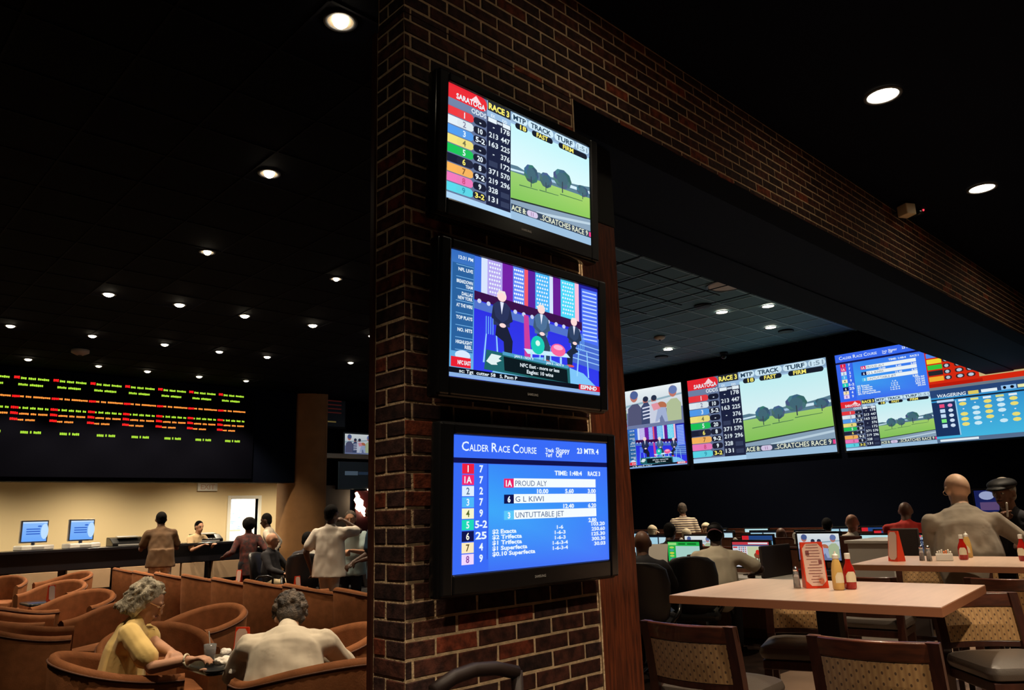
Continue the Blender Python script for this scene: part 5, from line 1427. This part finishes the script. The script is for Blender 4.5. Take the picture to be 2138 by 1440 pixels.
    capsule(b, ch, ch+T2*.09*k, .128*k, .105*k, 16, 1.32*wide, side)
    capsule(b, ch+T2*.08*k, nb+T2*.005*k, .095*k, .058*k, 14, 1.35, side)
    for s in (1, -1):
        e, w = hangs[s]; slr = 1.12 if sleeve == 'short' else 1.0
        capsule(b, nb-T2*.035*k, S[s], .058*k, .062*k)
        capsule(b, ch+T2*.03*k+V((0, s*.10*wide, 0))*k, S[s]-T2*.03*k, .085*k, .066*k)
        if sleeve == 'short': capsule(b, S[s], S[s]+(e-S[s])*.70, .068*k, .066*k*slr*1.02)
        elif sleeve == 'long':
            capsule(b, S[s], e, .070*k, .055*k); capsule(b, e, e+(w-e)*.93, .055*k, .040*k)
    if collar:
        capsule(b, nb+T2*.01*k-V((.03, 0, 0))*k, nb+T3*.045*k-V((.03, 0, 0))*k, .068*k, .062*k)
    me = remesh(b, vox*1.1, 3)
    # soft folds
    for v in me.vertices:
        p = v.co
        n = noise.noise(Vector((p.x*9, p.y*9, p.z*5)))+.5*noise.noise(Vector((p.x*17+3, p.y*17, p.z*11)))
        v.co = p + v.normal*(.0125*n*k)
    mesh_obj('shirt' if not jacket else 'jacket', me, shirt, t)
    # ---- trousers and shoes
    b = BM()
    capsule(b, P0+V((0, .05, 0))*k, P0-V((0, .05, 0))*k, .122*k, .122*k)
    for s in (1, -1):
        hip, kn, an = knees[s]
        capsule(b, hip, kn, .098*k*legr, .072*k*legr); capsule(b, kn, an+V((0, 0, .0)), .070*k*legr, .058*k*legr)
    mesh_obj('trousers', remesh(b, max(vox*1.2, .011), 3), trousers, t)
    for s in (1, -1):
        an = knees[s][2]; b = BM()
        z_ = an.z-.045 if seat > .6 and pose != 'stand' else .043
        capsule(b, (an.x-.04, an.y, z_+.004), (an.x+.17, an.y*1.06, z_-.004), .042, .036, 12); obj('shoe', b, 'black leather', t, smooth=True)
    # ---- hair, hats, glasses
    HM = V
    if hair != 'bald':
        b = BM(); rnd = random.Random(len(label))
        if hair == 'short':
            ell(b, hpnt(-.022, 0, .032), (.099*k, .090*k, .104*k), Mh, 18, 12); ell(b, hpnt(-.052, 0, -.03), (.055*k, .074*k, .065*k), Mh)
            me = remesh(b, vox, 2)
        elif hair == 'fringe':
            for i in range(13):
                a = R(75+210*i/12); ell(b, hpnt(-.012+.088*math.cos(a), .074*math.sin(a), -.022), (.020*k, .018*k, .036*k), Mh, 8, 6)
            me = remesh(b, max(.008, vox*.8), 2)
        elif hair == 'afro':
            ell(b, hpnt(-.035, 0, .04), (.125*k, .125*k, .125*k), Mh, 18, 12)
            for i in range(70):
                v = V((rnd.gauss(0, 1), rnd.gauss(0, 1), rnd.gauss(.3, 1))).normalized()*.112
                if v.x > .06 and v.z < .03: continue
                ell(b, hpnt(-.035+v.x, v.y, .04+v.z), (.022*k,)*3, None, 8, 6)
            me = remesh(b, max(.010, vox), 1)
        elif hair in ('curly', 'wavy'):
            ell(b, hpnt(-.030, 0, .035), (.102*k, .092*k, .108*k), Mh, 18, 12)
            ell(b, hpnt(-.062, 0, -.035), (.060*k, .080*k, .075*k), Mh)
            cnt = 0
            while cnt < (150 if hair == 'curly' else 120):
                v = V((rnd.gauss(-.25, 1), rnd.gauss(0, 1), rnd.gauss(.25, 1))).normalized()
                if v.x > .35 and v.z < .55: continue
                r_ = V((v.x*.108, v.y*.098, v.z*.116)); cnt += 1
                s_ = rnd.uniform(.012, .022)
                if hair == 'curly': ell(b, hpnt(-.030+r_.x, r_.y, .030+r_.z), (s_*k,)*3, None, 8, 6)
                else:
                    a0 = hpnt(-.030+r_.x, r_.y, .030+r_.z); a1 = hpnt(-.052+r_.x*1.02, r_.y*1.05, -.005+r_.z)
                    capsule(b, a0, a1, s_*.9*k, s_*.6*k, 8)
            if hair == 'wavy':
                for i in range(26):
                    a = R(80+200*i/25); rr = .094+rnd.uniform(-.006, .008)
                    x_, y_ = -.018+rr*math.cos(a), rr*.92*math.sin(a)
                    tube_pts = [hpnt(x_, y_, .03), hpnt(x_*1.08-.008, y_*1.07, -.03), hpnt(x_*1.15-.02, y_*1.04, -.075), hpnt(x_*1.22-.026, y_*.98, -.105+rnd.uniform(-.012, .018))]
                    for p_, q_ in zip(tube_pts[:-1], tube_pts[1:]): capsule(b, p_, q_, .019*k, .016*k, 8)
            me = remesh(b, max(.006, vox*.8), 1)
        mesh_obj('hair', me, hcol, t)
    if hat in ('cap', 'backcap'):
        b = BM(); rings = []
        for i in range(7):
            a = PI/2*i/6*.97; r_ = math.cos(a)
            rings.append([hpnt(-.012+.112*r_*math.cos(q), .092*r_*math.sin(q), .038+.092*math.sin(a)) for q in [2*PI*j/20 for j in range(20)]])
        loft(b, rings); ht = obj('cap', b, hatcol, t, smooth=True)
        d_ = 1 if hat == 'cap' else -1
        b = BM(); rings = []
        for yy in [-.078+.156*j/10 for j in range(11)]:
            ex_ = math.sqrt(max(0, 1-(yy/.080)**2))
            xa = d_*.085*ex_-.01; xb = d_*(.10+.085*ex_)
            dz = -.25*yy*yy/.08
            rings.append([hpnt(xa, yy, .040+dz), hpnt(xb, yy, .028+dz*1.6), hpnt(xb, yy, .021+dz*1.6), hpnt(xa, yy, .030+dz)])
        loft(b, rings); bmesh.ops.recalc_face_normals(b, faces=b.faces); obj('brim', b, 'mauve cloth' if hat == 'backcap' else hatcol, ht, auto=True)
    if hat == 'flat':
        b = BM(); ell(b, hpnt(-.005, 0, .075), (.135*k, .115*k, .055*k), Mh, 18, 10); ell(b, hpnt(.10, 0, .050), (.065*k, .085*k, .018*k), Mh, 14, 8)
        mesh_obj('cap', remesh(b, .008, 3), hatcol, t)
    if glasses:
        b = BM()
        for s in (1, -1):
            tube(b, [hpnt(.098, s*.032+.024*math.cos(q), .008+.019*math.sin(q)) for q in [2*PI*j/14 for j in range(15)]], .0022*k, 6)
            capsule(b, hpnt(.096, s*.056, .012), hpnt(.0, s*.082, .012), .0022*k, .0022*k, 6)
        capsule(b, hpnt(.100, .01, .010), hpnt(.100, -.01, .010), .002*k, .002*k, 6)
        obj('glasses', b, 'gold', t)
    if face:
        for s in (1, -1):
            b = BM(); ell(b, hpnt(.074, s*.031, .008), (.0135*k, .014*k, .0085*k), Mh, 10, 8); ey = obj('eye', b, 'eye white', t, smooth=True)
            b = BM(); ell(b, hpnt(.0865, s*.031, .008), (.0026*k, .0052*k, .0052*k), Mh, 8, 6); obj('iris', b, 'matt black', ey, smooth=True)
        b = BM(); ell(b, hpnt(.094, 0, -.064), (.006*k, .023*k, .0075*k), Mh, 12, 8); obj('lips', b, 'lips', t, smooth=True)
    return t, (lambda v: Matrix.Rotation(R(az), 3, 'Z') @ v + V((x, y, z0))), {'hc': hc, 'hands': hangs, 'T': T}

def tolocal(P, x, y, az):
    v = Vector((P.x-x, P.y-y, P.z)); return Matrix.Rotation(-R(az), 3, 'Z') @ v

# woman in yellow at the small table
wx, wy, waz = -.145, 2.62, -24
hnd = atz(398, 1377, .775); hnd2 = atz(386, 1392, .76)
_, tw, info = person('woman with wavy grey hair and yellow top leaning over the drinks table', wx, wy, waz, 'sit', .40, 1.54, lean=5, hunch=12, shrug=.045, skin='skin fair', shirt='yellow jersey', trousers='cream cloth',
       hair='wavy', hcol='hair grey', rh=tolocal(hnd, wx, wy, waz), lh=tolocal(hnd2+Vector((.05, .12, 0)), wx, wy, waz), hp=22, hy=-4, vox=.0065, wide=1.16, belly=.03, glasses=True, curl=.45, pole=((.1, .5, -.8), (.05, -.25, -1.0)))
# bracelet
e, w = info['hands'][-1]
b = BM(); d = (w-e).normalized(); d, u, v = frame_of(d); c_ = e+(w-e)*.90
tube(b, [c_+u*.033*math.cos(q)+v*.033*math.sin(q) for q in [2*PI*j/18 for j in range(19)]], .006, 8)
br = obj('bracelet', b, 'label paper', _, smooth=True); br['label'] = 'pale beaded bracelet on the wrist'
# person in stone jacket
jx, jy, jaz = .345, 1.575, 58
lhp = atz(512, 1392, .73); 
person('person with curly dark hair in a stone jacket bent over the small table', jx, jy, jaz, 'sit', .40, 1.64, lean=27, hunch=25, skin='skin fair', shirt='stone jacket', trousers='dark grey cloth',
       hair='curly', hcol='hair brown grey', sleeve='long', lh=(.40, .09, .755), rh=(.42, -.14, .755), hp=34, vox=.0075, wide=1.28, belly=.02, jacket=True, collar=True,
       pole=((-.05, 1.0, -.45), (-.1, -.9, -.5)), face=True)

def P_(px, py, d): q = far(px, py, d); return q.x, q.y, q.z
# standing men left of the pier
x_, y_, z_ = P_(690, 1055, 10.6)
fx = x_; fy = y_
person('man in a long white tee and white trousers raising a hand to his face', x_, y_, 38, H=z_+.02, lean=2, hunch=4, skin='skin dark', shirt='white cotton', trousers='white cotton', hair='short', hcol='hair black',
       long_shirt=.0, rh=(.28, -.10, 1.50), lh=(.05, .27, .88), wide=1.14, belly=.02, hy=-25, stance=.05, legr=.80, pole=((-.3, .4, -.8), (.1, -.8, -.5)), curl=1.0)
x_, y_, z_ = P_(733, 1064, 11.3)
person('man in a pale blue polo shirt facing the camera with forearms raised', x_, y_, 232, H=z_+.0, skin='skin fair', shirt='polo blue', trousers='black cloth', hair='short', hcol='hair brown grey', lh=(.36, .05, 1.10), rh=(.36, -.05, 1.08), belly=.03, wide=1.1, curl=.8, pole=((-.3, .6, -.7), (-.3, -.6, -.7)))
x_, y_, z_ = P_(797, 1068, 9.6)
person('man in a dark blue shirt half hidden by the brick pier', x_, y_, 165, H=1.74, skin='skin dark', shirt='denim blue', trousers='black cloth', lh=(.34, .28, 1.05), rh=(.3, -.2, 1.0), belly=.03, wide=1.2, curl=.7)
# people around the counter
x_, y_, z_ = P_(337, 1076, 15.0)
bm_x, bm_y = x_, y_
person('man in a brown shirt and pale trousers leaning on the betting counter, back turned', x_, y_-.1, 80, H=z_+.10, lean=14, hunch=5, skin='skin brown', shirt='brown shirt', trousers='light trousers', lh=(.44, .26, zcn+.03), rh=(.44, -.24, zcn+.03), long_shirt=.0, wide=1.12, belly=.02, vox=.014, stance=.13, pole=((-.3, .35, -.9), (-.3, -.35, -.9)))
x_, y_, z_ = P_(410, 1090, 17.0)
person('clerk with black hair and tan shirt behind the betting counter', x_, y_, 285, H=z_+.04, lean=6, skin='skin fair', shirt='clerk shirt', trousers='black cloth', hair='short', lh=(.36, .16, 1.12), rh=(.36, -.1, 1.12), vox=.014)
x_, y_, z_ = P_(522, 1079, 14.2)
person('woman with short rounded black hair and dark red print top standing at the counter end', x_, y_, 75, H=z_-.02, skin='skin dark', shirt='dark print', trousers='black cloth', hair='afro', sleeve='long', lh=(.16, .36, .98), rh=(.10, -.33, .95), long_shirt=.1, vox=.014)
x_, y_, z_ = P_(567, 1072, 14.8)
person('man in a light grey shirt with hands on hips looking towards the doorway', x_, y_, 140, H=z_+.02, lean=4, skin='skin dark', shirt='grey shirt', trousers='black cloth', lh=(-.02, .20, .98), rh=(-.02, -.20, .98), pole=((-.5, .9, 0), (-.5, -.9, 0)), sleeve='long', vox=.014, hp=12)
# seated men in office chairs
x_, y_, z_ = P_(568, 1131, 13.4)
office(x_, y_, -58, 'black office chair holding the bald man by the counter')
person('bald man in a black jacket and khaki trousers lounging in an office chair', x_+.02, y_, -58, 'sit', .47, 1.70, lean=-8, hunch=12, skin='skin fair', shirt='black cloth', trousers='khaki', hair='bald', sleeve='long', lh=(.35, .24, .72), rh=(.35, -.24, .72), vox=.014, belly=.03, hy=20)
x_, y_, z_ = P_(638, 1134, 12.6)
office(x_-.05, y_-.05, 60, 'black office chair seen from behind, left of the man in the white tee')
person('dark haired man in a dark jacket seated reading a white sheet', x_, y_, 40, 'sit', .47, 1.70, lean=4, hunch=8, skin='skin tan', shirt='dark grey cloth', hair='short', sleeve='long', lh=(.38, .05, 1.0), rh=(.36, -.12, .98), vox=.014, hp=10, hy=-30)
q = far(652, 1150, 12.5); t = tag(obj('paper_sheet', box_bm(-.004, .004, -.10, .10, -.13, .13), 'paper', loc=(q.x, q.y, q.z), rot=(0, -.3, R(-130))), 'white sheet of paper held by the seated dark haired man', 'paper')
q = far(770, 1185, 11.5); office(q.x, q.y, 200, 'black office chair half hidden by the brick pier')
q = far(610, 1180, 14.5); office(q.x+.5, q.y+.5, 120, 'black office chair beyond the seated men')
q = far(755, 1190, 12.6); office(q.x, q.y, 100, 'black office chair behind the man in the blue polo')

# ------------------------------------------------------------------ race book desks, monitors
ARTS = {'green': art_green(), 'form': art_form(), 'split': art_split(), 'twin': art_twin(), 'board': A_BOARD, 'jock': A_PADDOCK}
a = Art(); art_field(a, 0, 0, 16, 9); ARTS['field'] = a
MON = {}
def monitor(x, y, z, kind, label, az=180, w=.46, detail=True):
    h = w*.60
    if kind not in MON:
        MON[kind] = ARTS[kind].mesh('display', .46, .276, mat_screen('desk monitor light', .75), depth=.003)
    t = thing('desk_monitor', label, 'monitor', (x, y, z), R(az), 'desk monitors of the race book')
    obj('housing', box_bm(-.035, .01, -w/2-.02, w/2+.02, .07, .07+h+.045), 'black plastic', t, bevel=.006)
    s = bpy.data.objects.new('display', MON[kind]); link(s, t); s.location = (.0125, 0, .07+.022+h/2)
    b = BM(); bx(b, -.07, -.035, -.03, .03, .012, .2); obj('stand', b, 'black plastic', t)
    b = BM(); bx(b, -.13, .06, -.10, .10, 0, .012); obj('foot', b, 'black plastic', t)
    return t
mat('desk wood', (0.13, 0.045, 0.022), 0.4, col2=(0.08, 0.028, 0.015), vscale=6, stretch=(1, 6, 1))
def desk_row(X, y0, y1, label, ph=1.06, dividers=()):
    t = thing('desk_row', label, 'desk', (X, (y0+y1)/2, 0), 0, 'long rows of race book desks')
    hy_ = (y1-y0)/2; c = (y0+y1)/2
    obj('desk_top', box_bm(-.42, .25, -hy_, hy_, .71, .74), 'desk white', t, bevel=.004)
    obj('privacy_panel', box_bm(.252, .29, -hy_, hy_, 0, ph), 'desk wood', t, bevel=.004)
    obj('panel_cap', box_bm(.24, .305, -hy_-.01, hy_+.01, ph+.001, ph+.02), 'rail wood', t)
    obj('modesty_panel', box_bm(.0, .02, -hy_, hy_, .15, .709), 'desk wood', t)
    for yy, top in dividers:
        b = BM(); bx(b, -.42, .25, yy-c-.018, yy-c+.018, 0.742, top); obj('side_divider', b, mat('divider fabric', (.045, .030, .026), .8), t, bevel=.012)
    return t
desk_row(6.55, 1.15, 5.2, 'nearest row of race book desks with brown privacy panel', 1.02, ((1.93, 1.08), (2.86, .98), (3.9, .98)))
desk_row(8.35, -.6, 6.2, 'second row of race book desks', 1.05)
desk_row(9.95, -.6, 7.4, 'third row of race book desks', 1.07)
desk_row(11.5, -.8, 8.5, 'last row of race book desks, below the big screens', 1.09)
DT = .741
monitor(6.50, 3.15, DT, 'green', 'desk monitor with bright green racing page beside the man in the black cap')
monitor(6.50, 2.24, DT, 'form', 'desk monitor with red table and racing horse, right of the man in the cap')
monitor(6.48, 1.42, DT+.09, 'jock', 'desk monitor with jockeys behind the tall red menu card')
b = box_bm(-.2, .2, -.25, .25, 0, .089); tag(obj('monitor_riser', b, 'matt black', loc=(6.5, 1.42, DT), bevel=.006), 'black riser box under the jockey monitor', 'stand')
monitor(6.50, 4.1, DT, 'twin', 'desk monitor beside the wooden pillar edge in the nearest row')
kinds = ['split', 'field', 'twin', 'board', 'jock', 'split', 'twin']
def place(px, py, X):
    q = at(px, py, 0, X); return q.y
j = 0
PL = {8.3: [(1375, 'twin', 'left of the pale cap, second row'), (1457, 'jock', 'second row, just left of the black cap'), (1580, 'split', 'second row, between the black cap and the brown head'), (1697, 'split', 'second row, above the jockey screen'), (1835, 'field', 'second row, beside the bald man in white'), (1945, 'board', 'second row, right of the red shirt')],
      9.9: [(1345, 'twin', 'third row, at the wooden pillar'), (1505, 'twin', 'third row, above the black cap'), (1594, 'twin', 'third row, left of the brown head'), (1690, 'twin', 'third row, left of the dark head'), (1860, 'split', 'third row, left of the red shirt')],
      11.45: [(1495, 'twin', 'last row, right of the pale head'), (1580, 'field', 'last row, centre of the dark wall'), (1755, 'twin', 'last row, between dark head and bald man'), (1830, 'split', 'last row, above the white desk')]}
for X, lst in PL.items():
    for px, kd, lb in lst:
        yy = place(px, 1110, X); monitor(X, yy, DT, kd, 'small lit desk monitor, '+lb)
# small desk lamps / white cups on the panels
for px, py, X, lb in ((1436, 1128, 8.5, 'small white desk lamp between the green monitor and its neighbour'), (1548, 1128, 8.5, 'small white desk lamp left of the second row monitor'), (1672, 1118, 8.5, 'small white desk lamp above the side divider')):
    q = at(px, py, 0, X); b = BM(); ell(b, (0, 0, 0), (.035, .035, .05)); lathe(b, [(.02, -.10), (.015, -.02)]); tag(obj('desk_lamp', b, 'white plastic', loc=(8.33, q.y, max(q.z, .86)), smooth=True), lb, 'lamp')
# white counter block and dark high panel near the red shirt
q0 = at(1772, 1160, 0, 5.7); q1 = at(1862, 1160, 0, 5.7)
t = thing('reception_desk', 'white low service desk behind the near table, left of the narrow red card', 'desk', (5.7, (q0.y+q1.y)/2, 0))
hh_ = abs(q0.y-q1.y)/2; zt2 = at(1820, 1128, 0, 5.7).z
obj('body', box_bm(0, .7, -hh_, hh_, 0, zt2-.03), 'desk white', t, bevel=.006); obj('top', box_bm(-.02, .72, -hh_-.02, hh_+.02, zt2-.029, zt2), 'desk white', t, bevel=.004)
q0 = at(1857, 1103, 0, 5.62); q1 = at(1914, 1103, 0, 5.62)
t = thing('screen_divider', 'dark brown upright divider between the narrow red card and the red shirt', 'divider', (5.62, (q0.y+q1.y)/2, 0))
obj('panel', box_bm(0, .05, -abs(q0.y-q1.y)/2, abs(q0.y-q1.y)/2, 0.05, q0.z), 'divider fabric', t, bevel=.01); obj('foot', box_bm(-.1, .15, -.2, .2, 0.007, .049), 'black metal', t)
q0 = at(1752, 1118, 0, 6.3); q1 = at(1796, 1118, 0, 6.3)
t = thing('screen_divider', 'brown upright divider in front of the bald man in white', 'divider', (6.3, (q0.y+q1.y)/2, 0))
obj('panel', box_bm(0, .05, -abs(q0.y-q1.y)/2, abs(q0.y-q1.y)/2, 0.05, q0.z), 'dark wood', t, bevel=.01); obj('foot', box_bm(-.1, .15, -.15, .15, 0.007, .049), 'black metal', t)

# ------------------------------------------------------------------ people of the race book
x_, y_, z_ = at(1336, 1112, 0, 4.3)
office(x_-.05, y_-.05, 30, 'black office chair of the man in the dark jacket by the wooden pillar')
person('brown skinned man in a dark jacket seated by the wooden pillar, half hidden', x_, y_, 30, 'sit', .47, 1.66, lean=6, hunch=14, skin='skin brown', shirt='black cloth', hair='bald', sleeve='long', lh=(.42, .12, .95), rh=(.42, -.16, .95), jacket=True, wide=1.15)
q = at(1366, 1160, 0, 4.85); tag(obj('newspaper', box_bm(-.006, .006, -.14, .14, -.12, .12), 'paper', loc=(q.x, q.y, q.z), rot=(0, -.35, R(200))), 'white newspaper held up beside the wooden pillar', 'newspaper')
x_, y_, z_ = P_(1490, 1107, 8.6)
q = at(1442, 1195, 0, 5.15); office(q.x, q.y, 35, 'black office chair left of the man in the black cap')
person('man in a backwards black cap and loose beige tee seated at the nearest desk row', x_, y_, 28, 'sit', .47, 1.74, lean=12, hunch=10, skin='skin dark', shirt='beige tee', trousers='dark grey cloth', hair='short', hat='backcap', lh=(.42, .20, .80), rh=(.40, -.36, .80), wide=1.18, hp=6, vox=.010, belly=.02, pole=((-.2, .7, -.6), (-.1, -.9, -.4)))
x_, y_, z_ = at(1425, 1050, 0, 10.66)
person('man in a striped knit shirt standing among the desks, back turned', x_, y_, 40, H=z_+.02, skin='skin brown', shirt=STRIPED, hair='short', hcol='hair brown grey', wide=1.15, belly=.02, lean=8)
mids = [(1363, 1098, 9.15, 'person in a pale cap and olive shirt seated left of the striped shirt', dict(skin='skin pale', shirt='olive cloth', hair='short', hcol='label paper', hat='cap', hatcol='cream cloth')),
        (1400, 1094, 7.35, 'black haired person seated in front of the striped shirt', dict(skin='skin dark', shirt='black cloth', hair='short')),
        (1435, 1106, 9.15, 'person with pale yellow hair seated left of the black cap', dict(skin='skin pale', shirt='cream cloth', hair='short', hcol='label paper')),
        (1475, 1092, 10.75, 'person with pale hat and white shirt far behind the black cap', dict(skin='skin pale', shirt='white cotton', hair='bald', hat='cap', hatcol='label paper')),
        (1632, 1106, 9.15, 'person with a bare brown head seated right of the second row monitor', dict(skin='skin brown', shirt='dark grey cloth', hair='bald')),
        (1728, 1083, 10.75, 'black haired person in the third row above the jockey screen', dict(skin='skin brown', shirt='black cloth', hair='short')),
        (1780, 1075, 9.15, 'bald tanned man in a white shirt seated near the white desk', dict(skin='skin tan', shirt='white cotton', hair='bald', wide=1.15)),
        (1893, 1065, 9.15, 'man in a bright red shirt with a bare brown head, back turned', dict(skin='skin brown', shirt='red cloth', hair='bald', sleeve='long', wide=1.35, belly=.05, lift=.10, hp=18))]
seats = ['black office chair under the person in the pale cap', 'black office chair of the black haired person before the striped shirt', 'black office chair of the person with pale yellow hair', 'black office chair of the person with the pale hat',
         'black office chair of the person with the bare brown head', 'black office chair of the black haired person in the third row', 'black office chair of the bald man in white', 'black office chair of the man in red']
for (px, py, X, lb, kw), ol in zip(mids, seats):
    q = at(px, py, 0, X)
    kk = max(.86, min(.98, (q.z-.47)/.88)); kw = dict(kw); sh_ = max(.42, q.z-.88*kk)+kw.pop('lift', 0)
    person(lb, q.x-.14*kk, q.y, 8, 'sit', sh_, 1.75*kk, lean=8, hunch=8, lh=(.42, .18, .80), rh=(.42, -.18, .80), vox=.013, face=False, fingers=True, **kw)
    office(q.x-.17, q.y, 8, ol)
# large man in grey sweater and man in black flat cap at the far table
x_, y_, z_ = 5.40, -.08, 1.64
q = far(2000, 1006, 7.3)
person('large balding man with glasses in a grey sweater seated at the far table, back turned', q.x, q.y, 20, 'sit', .77, 1.90, lean=10, hunch=14, skin='skin pale', shirt='grey sweater', trousers='black cloth', hair='bald', sleeve='long',
       lh=(.34, .10, 1.12), rh=(.30, -.58, 1.28), hp=8, hy=28, vox=.009, wide=1.20, belly=.03, glasses=True, collar=False, shrug=-.025, pole=((-.2, .4, -.9), (-.2, -.5, -.85)))
q = far(2108, 1019, 8.2)
person('brown skinned man in a black flat cap at the right border, seen from the side', q.x, q.y, 165, 'sit', .77, 1.76, lean=4, hunch=8, skin='skin brown', shirt='black cloth', hair='short', hcol='hair short grey', hat='flat', hatcol='matt black', sleeve='long', rh=(.22, .02, 1.30), lh=(.34, .25, 1.12), hp=4, vox=.009, face=True)
q = far(2103, 1065, 7.9); b = BM(); capsule(b, (0, 0, -.05), (0, 0, .06), .008, .008); tag(obj('paper_straw', b, 'paper', loc=(q.x, q.y, q.z), rot=(.1, -.1, 0), smooth=True), 'short white stick held before the face of the man in the flat cap', 'straw')
q = at(2062, 1048, 0, 9.5); t = thing('small_monitor', 'small bluish monitor left of the black flat cap', 'monitor', (q.x, q.y, 0), PI)
a = Art(); a.rect(0, 0, 16, 9, (.12, .16, .42)); a.ell(8, 2, 5, 1.6, (.75, .8, .98)); a.rect(3, 4.5, 15, 7.5, (.45, .35, .55))
obj('housing', box_bm(-.05, -.002, -.16, .16, q.z-.21, q.z+.17), 'black plastic', t, bevel=.006); s = bpy.data.objects.new('display', a.mesh('display', .28, .30, mat_screen('dim monitor light', .55))); link(s, t); s.location = (0, 0, q.z)
b = BM(); capsule(b, (-.03, 0, .03), (-.03, 0, q.z-.2), .02, .02); obj('pole', b, 'black metal', t); b = BM(); lathe(b, [(.18, .007), (.18, .02), (.03, .03)]); obj('foot', b, 'black metal', t)
